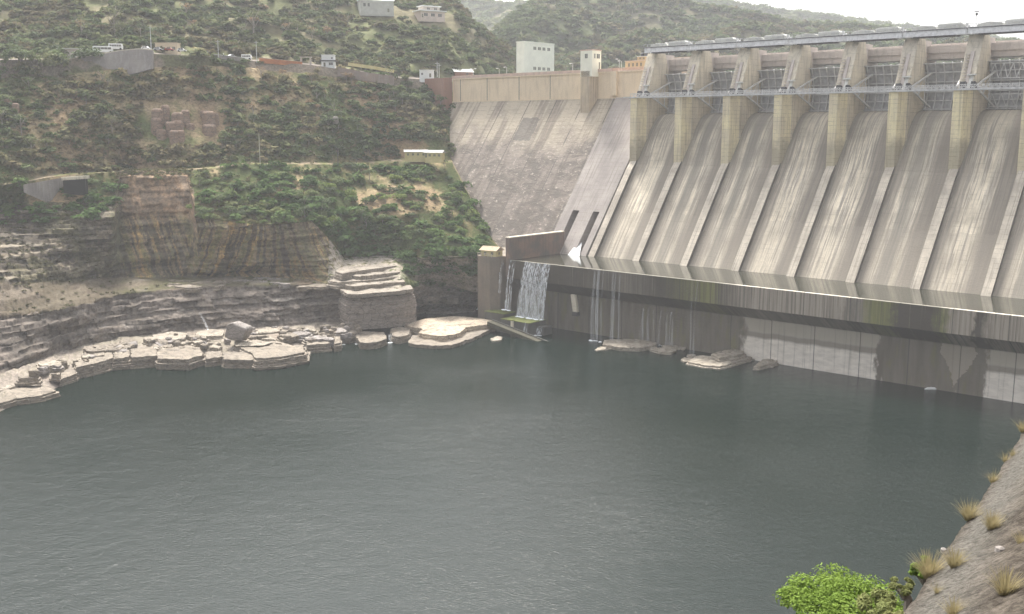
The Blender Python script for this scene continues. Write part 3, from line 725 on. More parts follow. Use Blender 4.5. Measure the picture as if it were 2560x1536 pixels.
G[...,2] += ((S2==4)|(S2==2)|(S2==1))*soft*.7
tz = zc_+vn(np.stack([mc_*.05,sc_*.05,zc_*0],-1),23)*1.3+vn(np.stack([mc_*.3,sc_*.3,zc_*0],-1),24)*.25+cell(mc_/6,sc_/9,25)*.35
def terr(step, w):
    fr = (tz/step)%1; return w*step*(sm(fr,.62,1.0)-fr)
tw = np.where(S2==2, 1.0, 0)*1.0; G[...,2] += terr(1.0, tw*.9)
G[...,2] += terr(1.7, np.where(S2==3, (1-sm(U,300,520))*.8, 0)+np.where((S2==4)|((S2==6)), (1-sm(U,280,340))*.85, 0)+np.where(S2==5,(1-sm(U,270,310))*.85,0))
bl = np.array([.085,.075,.066])
def mixc(a, b, f): f = np.clip(f,0,1)[...,None]; return np.asarray(a)*(1-f)+np.asarray(b)*f
n1 = fbm(np.stack([mc_*.05, sc_*.05, zc_*.05],-1), 31, 5)*.5+.5
n2 = fbm(np.stack([mc_*.25, sc_*.25, zc_*.25],-1), 41, 4)*.5+.5
vs_ = fbm(np.stack([mc_*.45, zc_*.02, zc_*.03],-1), 51, 4)*.5+.5
vs2 = fbm(np.stack([mc_*1.1, zc_*.03, zc_*.04],-1), 53, 3)*.5+.5
hz = fbm(np.stack([mc_*.05, zz*.75, sc_*.05],-1), 61, 4)*.5+.5; spk = fbm(np.stack([mc_*.8, sc_*.8, zc_*.8],-1), 63, 3)*.5+.5
rockc = mixc((.29,.245,.20), (.18,.155,.13), sm(b1+b2,-.9,.9)); rockc = mixc(rockc, (.36,.32,.28), sm(hz,.62,.75)*.8); rockc = mixc(rockc, (.085,.075,.068), sm(hz,.38,.28)*.8)
pale = mixc((.50,.44,.37), (.36,.31,.27), n2)
darkc = mixc((.21,.18,.155), (.13,.113,.098), sm(n2,.35,.65)); darkc = mixc(darkc, (.26,.225,.195), sm(U,850,890)*.8); darkc = mixc(darkc, (.27,.24,.21), sm(hz,.6,.74)); darkc = mixc(darkc, (.20,.17,.14), sm(vs_,.6,.75)*.5)
orc = mixc((.30,.225,.135), (.46,.30,.13), sm(vs_,.42,.6)); orc = mixc(orc, (.20,.20,.085), sm(vs2,.54,.66)*.7); orc = mixc(orc, (.06,.052,.042), sm(vs2,.44,.34)*.85)
orc = mixc(orc, (.30,.25,.19), sm(hz,.55,.7)*.35); orc = mixc(orc, (.10,.088,.07), sm(hz,.36,.26)*.5); orc = mixc(orc,(.10,.10,.06),sm(spk,.55,.7)*.4)
redc = mixc((.42,.29,.19), (.28,.21,.15), sm(vs_*.5+spk*.5,.42,.58)); redc = mixc(redc,(.14,.11,.085),sm(hz,.42,.32)*.6)
benchc = mixc((.19,.155,.11), (.12,.115,.055), sm(n1,.4,.6)); benchc = mixc(benchc, (.30,.26,.21), sm(hz,.6,.68)*.7)
grassc = mixc((.075,.095,.035), (.14,.125,.06), sm(n1*.6+spk*.4,.42,.58)); dryc = mixc((.40,.31,.19), (.29,.25,.135), sm(n2,.35,.65)); dryc = mixc(dryc, (.30,.20,.13), sm(n1,.6,.75)*.5)
rockc = mixc(rockc, (.12,.125,.055), sm(n1*.5+spk*.5,.5,.58)*.75); rockc = mixc(rockc, (.27,.18,.12), sm(n1,.35,.25)*.5)
benchc = mixc(benchc, rockc, .35+.5*sm(U,360,200)); hb = sm(fbm(np.stack([mc_*.02,zz*.9,sc_*.02],-1),67,3),.05,.3)
C = np.zeros((NR,NC,3)); C[:] = (.2,.18,.15)
pale = pale*.8; C = np.where((S2<=1)[...,None], pale*.85, C); C = np.where((S2==2)[...,None], mixc(pale,rockc,.35+0*n1), C)
C = np.where((S2==3)[...,None], darkc, C)
C = np.where((S2==4)[...,None], mixc(benchc, pale, sm(U,840,870)*sm(U,-10000,-9999)*.35), C)
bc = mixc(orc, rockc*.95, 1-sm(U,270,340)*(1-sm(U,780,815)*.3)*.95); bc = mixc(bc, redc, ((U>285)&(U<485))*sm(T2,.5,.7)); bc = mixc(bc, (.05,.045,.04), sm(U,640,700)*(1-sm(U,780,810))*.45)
bc = mixc(bc, (.13,.15,.07), sm(n1,.5,.66)*(U<300)*.5)
strata = mixc(grassc*1.2, (.40,.355,.30), sm(spk,.25,.4)*(1-sm(U,985,1030))*.95)
bc = np.where((U>820)[...,None], strata, bc)
bc = mixc(bc, mixc((.26,.22,.17),(.17,.17,.08),sm(n2,.4,.6)), sm(U,1030,1060)); C = np.where((S2==5)[...,None], bc, C); C = mixc(C, (.36,.31,.25), ((S2==4)|(S2==3)|(S2==5))*sm(U,1010,1050)*.75)
six = mixc(grassc, mixc(rockc,(.18,.19,.08),sm(n1,.45,.6)), (U<300)); six = mixc(six, redc, ((U>285)&(U<485)))
C = np.where((S2==6)[...,None], six, C)
sev = mixc(grassc, dryc, sm(n1,.52,.6)*(.9)); C = np.where((S2==7)[...,None], sev, C)
C = np.where((S2==8)[...,None], mixc((.32,.26,.18),(.22,.22,.10),sm(n2,.4,.6)), C)
dryw = np.exp(-((U-520)/260)**2)*sm(S2+T2,9.2,10.2)+.35
hil = mixc(grassc*1.5, dryc, sm(n1+dryw*.35,.4,.75)); C = np.where((S2>=9)[...,None], hil, C)
C = np.where((S2==11)[...,None], mixc(mixc((.27,.22,.17),(.2,.18,.14),n2),(.13,.13,.065),sm(n1,.45,.55)), C)
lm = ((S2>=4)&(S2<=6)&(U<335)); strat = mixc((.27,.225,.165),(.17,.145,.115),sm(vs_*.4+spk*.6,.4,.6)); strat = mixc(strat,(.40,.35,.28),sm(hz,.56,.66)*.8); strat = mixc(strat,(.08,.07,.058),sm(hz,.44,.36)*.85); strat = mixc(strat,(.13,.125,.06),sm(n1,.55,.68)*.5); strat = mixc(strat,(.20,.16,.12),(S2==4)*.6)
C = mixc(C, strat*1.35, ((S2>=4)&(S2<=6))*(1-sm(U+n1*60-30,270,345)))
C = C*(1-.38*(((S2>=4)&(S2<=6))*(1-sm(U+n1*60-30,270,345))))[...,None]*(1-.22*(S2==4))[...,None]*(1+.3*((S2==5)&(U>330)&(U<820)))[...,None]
def gridmesh(name, G, mat, C, smooth=False):
    nr, nc = G.shape[:2]; idx = np.arange(nr*nc).reshape(nr,nc)
    Fq = np.stack([idx[:-1,:-1],idx[:-1,1:],idx[1:,1:],idx[1:,:-1]],-1).reshape(-1,4)
    return np_mesh(name, G.reshape(-1,3), Fq, mat, C.reshape(-1,3), smooth)
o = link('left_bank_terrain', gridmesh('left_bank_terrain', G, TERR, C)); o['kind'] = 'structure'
# upper hillside
COLU = [-450,0,160,330,600,780,1000,1130,1200,1260,1330,1400]
def UR(pys, ys): return ys, pys
ROWU = [UR([162,152,152,133,152,164,197,204,202,202,202,202],[458,463,473,482,513,531,555,572,600,640,680,700]),
        UR([158,148,148,129,148,160,192,198,200,200,200,200],[470,475,485,495,526,545,570,590,620,655,695,715]),
        UR([70,70,70,66,72,88,110,128,140,158,178,188],[540,540,550,555,580,600,620,640,670,700,730,740]),
        UR([-30,-40,-40,-40,-30,-10,20,50,90,120,165,184],[650,650,650,655,670,690,700,710,715,730,755,770]),
        UR([-190,-190,-180,-150,-110,-62,-25,12,70,105,158,182],[820,820,820,815,810,800,790,780,775,780,790,800]),
        UR([-60,-60,-60,-40,0,30,60,80,130,150,180,190],[1000]*12)]
uu = np.arange(-450,1402,3.0); GU, SU, TU = loft(COLU, ROWU, uu, [4,40,50,60,8])
UU = np.broadcast_to(uu, GU.shape[:2])
so_ = fbm(np.stack([GU[...,0]*.025,GU[...,1]*.025,GU[...,2]*.0],-1), 71, 5)
fadeu = np.broadcast_to(sm(np.arange(GU.shape[0]),4,20)[:,None], GU.shape[:2])
GU[...,2] += so_*5*fadeu
n1 = fbm(GU*.03, 73, 4)*.5+.5
CU = mixc((.135,.145,.07),(.20,.18,.11),sm(n1,.45,.65)); CU[:5] = (.24,.21,.18)
o = link('upper_hillside', gridmesh('upper_hillside', GU, HILLM, CU)); o['kind'] = 'structure'
# hills beyond the reservoir
def hill(name, prof, Y0, Y1, z0, seed, pxs, amp, ycol=None):
    n = 60; G = []
    py = np.interp(pxs, [p[0] for p in prof], [p[1] for p in prof]); yc = np.interp(pxs, [p[0] for p in prof], [p[2] if len(p)>2 else Y1 for p in prof])
    u_ = (pxs-1280)/F; v_ = (768-py)/F; ry = CT+v_*ST; rz = -ST+v_*CT
    top = np.stack([u_/ry*yc, yc, EYE+rz/ry*yc],1)
    ub = (pxs-1280)/F/CT; bot = np.stack([ub*Y0, np.full_like(pxs,Y0), np.full_like(pxs,z0)],1)
    for j in range(n+1):
        t = j/n; p = bot*(1-t)+top*t; G.append(p)
    back = top.copy(); back[:,1] += 300; back[:,2] -= 90; G.append(back)
    G = np.array(G); nn = fbm(np.stack([G[...,0]*.008,G[...,1]*.008,G[...,2]*0],-1), seed, 5)
    w = np.sin(np.linspace(0,math.pi,n+1)); w = np.append(w,0)[:,None]
    G[...,2] += nn*amp*w
    n1 = fbm(G*.012, seed+2, 4)*.5+.5
    C = mixc((.10,.115,.06),(.15,.14,.09),sm(n1,.4,.62))
    o = link(name, gridmesh(name, G, HILLM, C)); o['kind'] = 'structure'; return G
HA = hill('far_hill', [(1080,190,900),(1180,140,950),(1235,95,1000),(1290,45,1050),(1340,8,1120),(1380,-4,1160),(1450,-12,1180),(1530,-14,1180),(1620,-10,1180),(1680,2,1180),(1740,18,1180),(1800,26,1190),(1860,38,1190),(1905,46,1190),(1960,60,1190),(2010,66,1190),(2060,66,1180),(2120,68,1170),(2180,72,1160),(2230,80,1150),(2330,96,1150),(2500,110,1150),(2900,130,1150)], 760, 1180, 96, 91, np.arange(1080,2900,5.0), 26)
HB = hill('distant_ridge', [(700,-30,1900),(1000,-8,1900),(1110,2,1900),(1180,12,1900),(1250,18,1900),(1310,18,1900),(1400,0,1900),(1600,-10,1900),(2000,40,2000),(2600,120,2000)], 1300, 1900, 96, 97, np.arange(700,2600,8.0), 30)

# ------------------------------------------------------------------ vegetation
def leaf_cloud(n, rx, ry, rz, size, rng, lumps=7, cz=None, flat=1.1):
    cz = rz*.75 if cz is None else cz
    L = rng.normal(size=(lumps,3)); L /= np.linalg.norm(L,axis=1)[:,None]; L *= rng.uniform(.3,.72,(lumps,1)); L[:,2] = np.abs(L[:,2])*.9-.25
    R_ = rng.uniform(.34,.56,lumps)
    k = rng.integers(0,lumps,n); d = rng.normal(size=(n,3)); d /= np.linalg.norm(d,axis=1)[:,None]; d[:,2] = np.where(d[:,2]<-.3,-d[:,2],d[:,2])
    P = L[k]+d*(R_[k]*rng.uniform(.72,1.08,n))[:,None]
    P = P*np.array([rx,ry,rz])+np.array([0,0,cz])
    nr = d+rng.normal(size=(n,3))*.65; nr[:,2] += flat; nr /= np.linalg.norm(nr,axis=1)[:,None]
    a = np.cross(nr, rng.normal(size=(n,3))); a /= np.linalg.norm(a,axis=1)[:,None]; b = np.cross(nr,a)
    s = (size*rng.uniform(.6,1.3,n))[:,None]; a = a*s; b = b*s*.62
    V = np.stack([P-a, P-b*1.0, P+a, P+b],1).reshape(-1,3)
    Fq = np.arange(n*4).reshape(-1,4); return V, Fq
def merge_scrub(name, pts, rad, colr, nleaf, size, rng, label, squash=.75, col_j=.12):
    Vs = []; Cs = []
    protos = [leaf_cloud(nleaf,1,1,1*squash,1.0,rng,6) for _ in range(8)]
    protos = [leaf_cloud(nleaf,1,1,squash,size,rng,6)[0] for _ in range(10)]
    for p,r,c in zip(pts,rad,colr):
        pr = protos[rng.integers(0,10)]; a = rng.uniform(0,6.28); ca,sa = math.cos(a),math.sin(a)
        v = pr*np.array([r*rng.uniform(.8,1.25),r*rng.uniform(.8,1.25),r*rng.uniform(.75,1.2)]); v = np.stack([v[:,0]*ca-v[:,1]*sa, v[:,0]*sa+v[:,1]*ca, v[:,2]],1)+p-np.array([0,0,r*.25])
        Vs.append(v); cc = np.repeat(np.asarray(c)*rng.uniform(1-col_j,1+col_j,(nleaf,1)),4,0); Cs.append(cc)
    V = np.concatenate(Vs); C = np.concatenate(Cs); Fq = np.arange(len(V)).reshape(-1,4)
    o = link(name, np_mesh(name, V, Fq, LEAFCOL, C)); o['kind'] = 'stuff'; o['label'] = label; return o
def proj(P):
    dz = P[...,2]-EYE; fw = P[...,1]*CT-dz*ST; up = P[...,1]*ST+dz*CT
    return 1280+F*P[...,0]/fw, 768-F*up/fw
PAL = np.array([(.085,.120,.050),(.105,.145,.060),(.130,.165,.070),(.155,.175,.078),(.205,.195,.10),(.245,.21,.115),(.22,.19,.105)])
rng = np.random.default_rng(5)
# keep-out boxes in the picture plan (rocks, buildings, path): px0,px1,py0,py1
KEEP = [(1000,1115,355,400),(375,450,95,140),(795,850,125,175),(355,560,255,345),(1040,1110,170,200),(220,310,110,140),(165,380,125,172),(1225,1300,380,700),(660,780,150,180),(60,160,438,500),(600,660,165,180)]
def ok_px(x, y):
    return not any(a<x<b and c<y<d for a,b,c,d in KEEP)
def pick(n, cond):
    r = rng.integers(0,NR-1,n*6); c = rng.integers(0,NC-1,n*6); out = []
    for i,j in zip(r,c):
        if cond(S2[i,j],T2[i,j],U[i,j],rng.random()):
            P = G[i,j]; x,y = proj(P)
            if ok_px(x,y) and ok_px(x,y-18): out.append((i,j))
            if len(out) >= n: break
    return out
def slope_ok(s,t,u,q):
    if u > 1215 or (u>1170 and s>=8) or (u>1130 and s>=10): return False
    if s == 5: return (u > 1015 or (u > 830 and t > .93)) and t > .25 and q < .7
    if s == 6: return u > 490 or (u<300 and q<.35)
    if s == 7: return (u > 640 or q < .25) and not 285<u<480
    if s == 11: return q < .5 and not 150<u<400
    if s in (9,10): return q < .95
    return (s == 4 or s == 5) and u > 1000 and q < .6
sel = pick(2000, slope_ok)
pts, rad, col = [], [], []
for i,j in sel:
    s,u,t = S2[i,j],U[i,j],T2[i,j]
    nn = n1_ = float(vn(G[i,j]*.045, 77))
    dry = (s>=9)*math.exp(-((u-520)/240)**2)*.9
    q = rng.random()*.6+.2-nn*.5+dry*.35-(0.25 if s in (6,7,5) else 0)-(u>900)*.12
    ci = int(np.clip(q*6,0,6)); 
    c = PAL[ci]*rng.uniform(.85,1.2); 
    if s in (5,6,7): c = c*np.array([.92,1.1,.88])
    pts.append(G[i,j]); rad.append(rng.uniform(.9,2.1)**2*1.1 if s>8 else rng.uniform(1.2,2.1)**2*1.0); col.append(c)
merge_scrub('bank_scrub', pts, rad, col, 110, .21, rng, 'low green and dry brown scrub covering the bank below the road')
# dense little grass tussocks and dry bushes as one cover
sel = pick(7000, lambda s,t,u,q: (s in (6,7,8,9,10) and u<1130) or (s==4 and q<(.7 if u<330 else .3) and u<1150) or (s==5 and (u>1010 or (u<290 and q<.6))) or (s==6 and u<300))
pts = [G[i,j] for i,j in sel]; rad = [rng.uniform(.4,1.2) for _ in sel]
col = [ (np.array([.17,.15,.075]) if rng.random()<.5 and not (U[i,j]<340 and S2[i,j]<8) else np.array([.26,.19,.11]) if (S2[i,j]>=9) else np.array([.10,.10,.05]) if U[i,j]<340 else np.array([.13,.14,.06]))*rng.uniform(.7,1.2) for i,j in sel]
merge_scrub('dry_grass', pts, rad, col, 26, .34, rng, 'dry grass and small weeds on the bank and benches')
# upper hillside
pts, rad, col = [], [], []
while len(pts) < 2700:
    i = int(rng.integers(6,GU.shape[0]-9)); j = int(rng.integers(0,GU.shape[1])); P = GU[i,j]; x,y = proj(P)
    if y < -60 or x < -120: continue
    if (885<x<1000 and y<55 and y>20) or (1020<x<1135 and 30<y<75): continue
    q = rng.random()*.8-float(vn(P*.02,79))*.5+.1; c = PAL[int(np.clip(q*6,0,6))]*(.62 if q>.6 else .9)*rng.uniform(.85,1.1)
    pts.append(P); rad.append(rng.uniform(2.2,5.0)); col.append(c)
merge_scrub('hillside_wood', pts, rad, col, 80, .27, rng, 'mixed green and leafless grey brown woodland covering the hill above the road')
pts, rad, col = [], [], []
n = HA.shape[0]
while len(pts) < 4200:
    i = int(rng.integers(8,n-1)); j = int(rng.integers(0,HA.shape[1])); P = HA[i,j]
    q = rng.random()*.9-float(vn(P*.01,81))*.5; c = PAL[int(np.clip(q*6,0,6))]*(.6 if q>.6 else .9)*rng.uniform(.85,1.1)
    pts.append(P); rad.append(rng.uniform(4,8.5)); col.append(c)
for j in range(0,HA.shape[1],1):
    for _ in range(2): pts.append(HA[n-2,j]+rng.normal(size=3)*[2,4,.6]); rad.append(rng.uniform(3.5,7.5)); col.append(PAL[rng.integers(0,4)])
merge_scrub('far_hill_wood', pts, rad, col, 46, .34, rng, 'hazy woodland on the hill behind the dam')
pts = []; n = HB.shape[0]
for j in range(HB.shape[1]):
    for _ in range(2): pts.append(HB[n-2,j]+rng.normal(size=3)*[4,6,1])
for _ in range(1400): pts.append(HB[int(rng.integers(35,n-1)),int(rng.integers(0,HB.shape[1]))])
merge_scrub('distant_ridge_wood', pts, [rng.uniform(8,14) for _ in pts], [PAL[rng.integers(0,4)] for _ in pts], 30, .4, rng, 'faint blue woodland on the distant ridge')

# individual trees and bushes that can be told apart
def plant_mesh(kind, seed):
    rg = np.random.default_rng(seed)
    if kind == 'bush':
        V,Fq = leaf_cloud(330,1.0,1.0,.72,.115,rg,9); mi = np.zeros(len(Fq),int)
        return V,Fq,mi
    if kind == 'tree':
        V,Fq = leaf_cloud(380,1.0,1.0,.8,.11,rg,10,cz=1.35)
    else: V,Fq = leaf_cloud(110,.8,.8,.8,.075,rg,8,cz=1.5)
    mb = MB(); mb.tube([(0,0,-.3),(.04,.02,.6),(.0,.05,1.3)],[.075,.055,.03],6)
    for a in range(6):
        an = a*1.05+seed; h = .6+.12*a
        mb.tube([(0,.02,h),(math.cos(an)*.35,math.sin(an)*.35,h+.4),(math.cos(an)*.6,math.sin(an)*.6,h+.75)],[.035,.02,.01],4)
    o = len(V); V = np.concatenate([V,np.array(mb.v)]); F2 = [f for f in mb.f if len(f)==4]
    Fq = np.concatenate([Fq,np.array(F2)+o]); mi = np.zeros(len(Fq),int); mi[-len(F2):] = 1
    return V,Fq,mi
PM = {}
def plant(kind, leaf, seed):
    k = (kind,leaf,seed)
    if k not in PM:
        V,Fq,mi = plant_mesh(kind,seed); PM[k] = np_mesh(kind+'_foliage', V, Fq, [LEAVES[leaf],BARK], None, False, mi)
    return PM[k]
def put_plant(P, r, kind, leaf, label, group, cat=None):
    nm = {'bush':'bush','tree':'tree','bare':'bare_tree'}[kind]
    o = link(nm, plant(kind,leaf,int(rng.integers(0,4))), None, (P[0],P[1],P[2]-.25*r*(kind=='bush')), rng.uniform(0,6.28))
    o.scale = (r*rng.uniform(.85,1.15),)*2+(r*rng.uniform(.85,1.15),)
    return tag(o, label, cat or ('bush' if kind=='bush' else 'tree'), group)
def surf(px, py):
    """ground point of the bank or upper hill seen at a pixel"""
    x,y = proj(G[:,:,:]); dd = (x-px)**2+(y-py)**2; k1 = np.unravel_index(np.argmin(np.where(S2>0,dd,1e9)), dd.shape)
    x2,y2 = proj(GU); d2 = (x2-px)**2+(y2-py)**2; k2 = np.unravel_index(np.argmin(d2), d2.shape)
    return Vector(G[k1]) if dd[k1] <= d2[k2] else Vector(GU[k2])
zones = [  # px0,px1,py0,py1,count,kinds,leafs,size,label,group
 (490,800,440,545,26,('bush','bush','tree'),('mid','mid','dark'),(2.2,4.0),'{l} {k} above the streaked cliff','trees and bushes on the slope above the cliff'),
 (800,1160,420,600,62,('bush','bush','tree'),('mid','mid','dark','bright'),(2.2,4.2),'{l} {k} on the slope below the yellow house','trees and bushes on the lush slope beside the dam'),
 (920,1120,240,370,20,('tree','bush'),('dark','dark','mid'),(2.8,4.6),'{l} {k} against the left dam end','dark trees against the left end of the dam'),
 (500,960,300,400,34,('bush','tree'),('dark','mid','dark'),(2.4,4.2),'{l} {k} just above the dirt path','trees and bushes just above the dirt path'),
 (140,430,392,428,9,('bush',),('mid','dark'),(2.0,3.2),'{l} {k} in the row along the path','bushes in a row along the path'),
 (150,290,455,525,9,('bush',),('dark','mid'),(2.4,3.6),'{l} {k} in the hollow below the culvert','dark bushes in the hollow below the culvert'),
 (0,330,210,380,34,('bush','tree','bare'),('dark','mid','pale'),(2.2,4.2),'{l} {k} left of the red boulders','trees and bushes on the hillside left of the red boulders'),
 (560,1000,190,290,30,('bush','tree','bare'),('dark','mid','dry','dry'),(2.0,3.8),'{l} {k} on the dry hillside under the road','trees and bushes on the dry hillside under the road'),
 (1040,1160,645,735,16,('bush',),('mid','dark','pale'),(1.2,2.4),'{l} {k} on the bank between ledges and abutment','bushes on the bank between the stepped ledges and the abutment'),
 (0,200,90,200,14,('tree','bush'),('dark','dark','mid'),(4,7),'{l} {k} beside the road at the far left','tall trees beside the road at the left'),
 (200,900,20,110,26,('tree','bare','bush'),('mid','pale','dark','dry'),(3.5,6),'{l} {k} on the wooded hill above the road','larger trees on the wooded hill above the road'),
]
LN = dict(dark='dark green',mid='mid green',pale='pale green',dry='dry brown',bright='bright green')
KN = dict(bush='rounded bush',tree='spreading tree',bare='sparse thin tree')
for (a,b,c,d_,n,ks,ls,szr,lab,grp) in zones:
    for q in range(n):
        for _ in range(20):
            px,py = rng.uniform(a,b), rng.uniform(c,d_)
            if ok_px(px,py) and ok_px(px,py-15): break
        k_,l_ = ks[rng.integers(0,len(ks))], ls[rng.integers(0,len(ls))]
        fx,fy = (px-a)/(b-a),(py-c)/(d_-c); wh = ', '+('upper' if fy < .5 else 'lower')+' '+('left' if fx < .33 else 'middle' if fx < .66 else 'right')+' part'
        put_plant(surf(px,py), rng.uniform(*szr)*(.8 if k_=='tree' else 1), k_, l_, lab.format(l=LN[l_],k=KN[k_])+wh, grp)
for (px,py,r,k_,l_,lab) in [
 (130,172,8.0,'bush','pale','pale green round tree left of the rusty walled shed by the road'),
 (217,150,7.0,'bush','dark','large dark blue green tree between the shed and the white buses'),
 (475,292,1.8,'bush','bright','small yellow green bush on top of the red boulders'),
 (172,420,4.4,'bush','mid','broad green bush standing alone left of the path bushes'),
 (480,525,2.9,'bush','bright','bright green bush on the brink of the orange cliff'),
 (600,560,2.2,'bush','bright','lime green bush hanging at the cliff edge'),
 (395,455,3.0,'bush','mid','green bush at the top of the red cliff face'),
 (1180,540,3.6,'bush','bright','bright green bush nearest the foot of the dam'),
 (985,575,2.8,'bush','bright','bright green bush above the stepped pale rock'),
 (1190,385,3.0,'bush','mid','round green bush leaning over the dam masonry')]:
    put_plant(surf(px,py), r, k_, l_, lab, None)
for (px,py,r,lab) in [(6,300,6,'leafless pale trunk at the left edge of the picture'),(285,70,9,'tall leafless pale tree on the hill at upper left'),(635,75,9,'tall leafless pale tree on the hill above the orange barrier'),(80,370,5,'slim leafless tree above the path at left')]:
    put_plant(surf(px,py+20), r*.8, 'bare', 'pale', lab, None)

# ------------------------------------------------------------------ rocks
def slab(name, poly, z, label, mat, layers=3, zb=-1.6, group=None, cat='rock', inset=.35, seed=None, rough=.35, dome=0):
    sd = sum(map(ord,label))%997; rg = np.random.default_rng(sd)
    z = z*.82 if 3 < z < 7 else z; W = [at_z(px,py,z) for px,py in poly]; cx = sum(p.x for p in W)/len(W); cy = sum(p.y for p in W)/len(W); ring = []
    for i in range(len(W)):
        a,b = W[i],W[(i+1)%len(W)]; n = max(1,int((b-a).length/.55))
        ring += [(a.x+(b.x-a.x)*k_/n-cx, a.y+(b.y-a.y)*k_/n-cy) for k_ in range(n)]
    R2 = np.array(ring); n = len(R2); rad = np.linalg.norm(R2,axis=1); out = R2/rad[:,None]
    def pn(f, s_, amp): return fbm(np.concatenate([(R2+[cx,cy])*f, np.full((n,1),s_)],1), sd, 3)*amp
    R2 = R2+out*(pn(.35,0,.32*min(1,rough*2.5))+pn(1.4,5,.22))[:,None]
    rings = []; H_ = z-zb; zc = z-.02; 
    for f in (.12,.35,.6,.82): rings.append(np.column_stack([R2*f, np.full(n,z+dome*(1-f))+fbm(np.concatenate([(R2*f+[cx,cy])*.35,np.full((n,1),3.)],1),sd+9,4)*.34-(.9-f)*0]))
    off = 0.0; rings.append(np.column_stack([R2-out*.22, z-.04+pn(.8,7,.08)]))
    while zc > zb:
        th = rg.uniform(.45,1.0); o_ = off; nz = pn(.7,zc*3,.30)
        for q in (0,.5,1): rings.append(np.column_stack([R2+out*(o_+nz+rg.normal(size=n)*.05)[:,None], np.full(n,zc-.12-th*q*.9)+pn(.9,zc+q,.06)]))
        off += rg.uniform(-.25,.85) if off < 1.8 else rg.uniform(-.7,.1); zc -= th
    V = np.concatenate([[[0,0,z+dome]]]+rings); F3 = [(0,1+i,1+(i+1)%n,1+(i+1)%n) for i in range(n)]
    me = bpy.data.meshes.new(name); Fs = [f[:3] for f in F3]
    for l in range(len(rings)-1):
        a = 1+l*n; b = a+n; Fs += [(a+i,b+i,b+(i+1)%n,a+(i+1)%n) for i in range(n)]
    me.from_pydata([tuple(v) for v in V],[],Fs); me.materials.append(mat); me.update()
    return tag(link(name, me, None, (cx,cy,0)), label, cat, group)
def quad(x0,x1,y0,y1,sk=6): return [(x0+sk,y0),(x1-sk*.3,y0+1),(x1,y1-1),(x0-sk*.3,y1)]
GR = 'pale rock slabs along the water edge'
slab('rock_slab', [(-60,952),(42,950),(45,963),(8,974),(-60,990)], 3.4, 'brightest flat slab top at the left edge of the shore', ROCKW, 2, 1.0, GR)
slab('rock_slab', [(-80,985),(60,966),(110,962),(140,976),(100,988),(40,996),(-80,1030)], 2.0, 'broad stepped terrace at the lower left waterline', ROCKP, 3, -1, GR)
slab('rock_slab', [(-80,1010),(40,1000),(82,992),(80,1000),(20,1012),(-80,1045)], .8, 'low thin ledge just above the water at the left edge', ROCKP, 2, -1, GR)
slab('boulder', [(94,906),(152,898),(155,908),(150,914),(100,914)], 5.6, 'pale flat topped boulder on the left shore terrace', ROCKW, 2, 3.0, None, 'boulder')
slab('boulder', [(60,905),(72,904),(71,913),(60,914)], 4.2, 'small whitish boulder beside the flat topped one at left', ROCKW, 1, 3.0, None, 'boulder')
slab('rock_slab', [(150,925),(190,915),(190,935),(150,948)], 2.4, 'low tan ledge left of the first big square block', ROCKP, 2, -1, GR)
slab('rock_slab', [(186,898),(215,880),(280,878),(281,895),(240,908),(190,918)], 4.6, 'first big square block from the left on the waterline', ROCKP, 3, -1.5, GR)
slab('rock_slab', [(284,880),(324,874),(322,892),(284,896)], 4.6, 'narrow block between two dark cracks on the waterline', ROCKP, 3, -1.5, GR)
slab('rock_slab', [(327,872),(390,866),(392,888),(328,894)], 4.6, 'square jointed block right of the narrow one', ROCKP, 3, -1.5, GR)
slab('rock_slab', [(392,872),(440,866),(498,868),(512,884),(470,898),(396,896)], 4.4, 'wide rounded slab with sunlit top above its dark undercut', ROCKP, 3, -1.5, GR, dome=.4)
slab('rock_slab', [(512,880),(552,874),(556,892),(515,896)], 3.4, 'small wedge slab between two wider waterline slabs', ROCKP, 2, -1.5, GR)
slab('rock_slab', [(556,882),(640,878),(632,900),(560,898)], 3.6, 'long low slab left of the largest slab', ROCKP, 3, -1.5, GR)
slab('rock_slab', [(586,862),(612,848),(690,852),(740,866),(758,862),(762,880),(700,892),(640,896),(625,880)], 4.6, 'largest pale slab with bright flat top on the shore', ROCKP, 3, -1.5, GR)
slab('rock_slab', [(588,862),(615,850),(688,855),(660,864),(590,866)], 5.1, 'thin bleached plate on top of the largest slab', ROCKW, 1, 4.4, GR)
slab('rock_slab', [(764,846),(800,838),(826,842),(824,858),(768,862)], 3.6, 'rounded block just left of the brightest small waterfall', ROCKP, 2, -1.5, GR)
slab('rock_slab', [(834,843),(850,840),(852,856),(836,860)], 3.0, 'small block between two spouts of water', ROCKP, 2, -1.5, GR)
slab('rock_slab', [(882,832),(905,828),(960,830),(966,846),(940,856),(900,856)], 3.2, 'flat topped block between two small waterfalls', ROCKP, 3, -1.5, GR)
slab('boulder', [(976,822),(1000,816),(1024,820),(1022,836),(1000,842),(980,838)], 3.4, 'boulder tapering downward left of the tan rock island', ROCKP, 2, -1.5, None, 'boulder')
slab('rock_slab', [(842,822),(870,818),(898,820),(900,832),(850,838)], 4.0, 'slab resting behind the flat topped block', ROCKP, 2, 0, GR)
slab('rock_slab', [(628,818),(660,812),(722,814),(728,826),(640,834)], 5.4, 'long flat pale plate under the dark cliff', ROCKW, 2, 2, GR)
slab('rock_slab', [(488,830),(530,822),(562,826),(556,838),(495,842)], 5.6, 'cream plate below the thin stream in the dark cliff', ROCKW, 2, 2, GR)
slab('rock_slab', [(380,838),(430,828),(470,834),(460,846),(390,852)], 5.4, 'pale plate behind the wide rounded slab', ROCKW, 2, 2, GR)
slab('rock_slab', [(208,866),(270,860),(312,862),(300,874),(220,878)], 5.6, 'ledge plate behind the first big square block', ROCKP, 2, 2, GR)
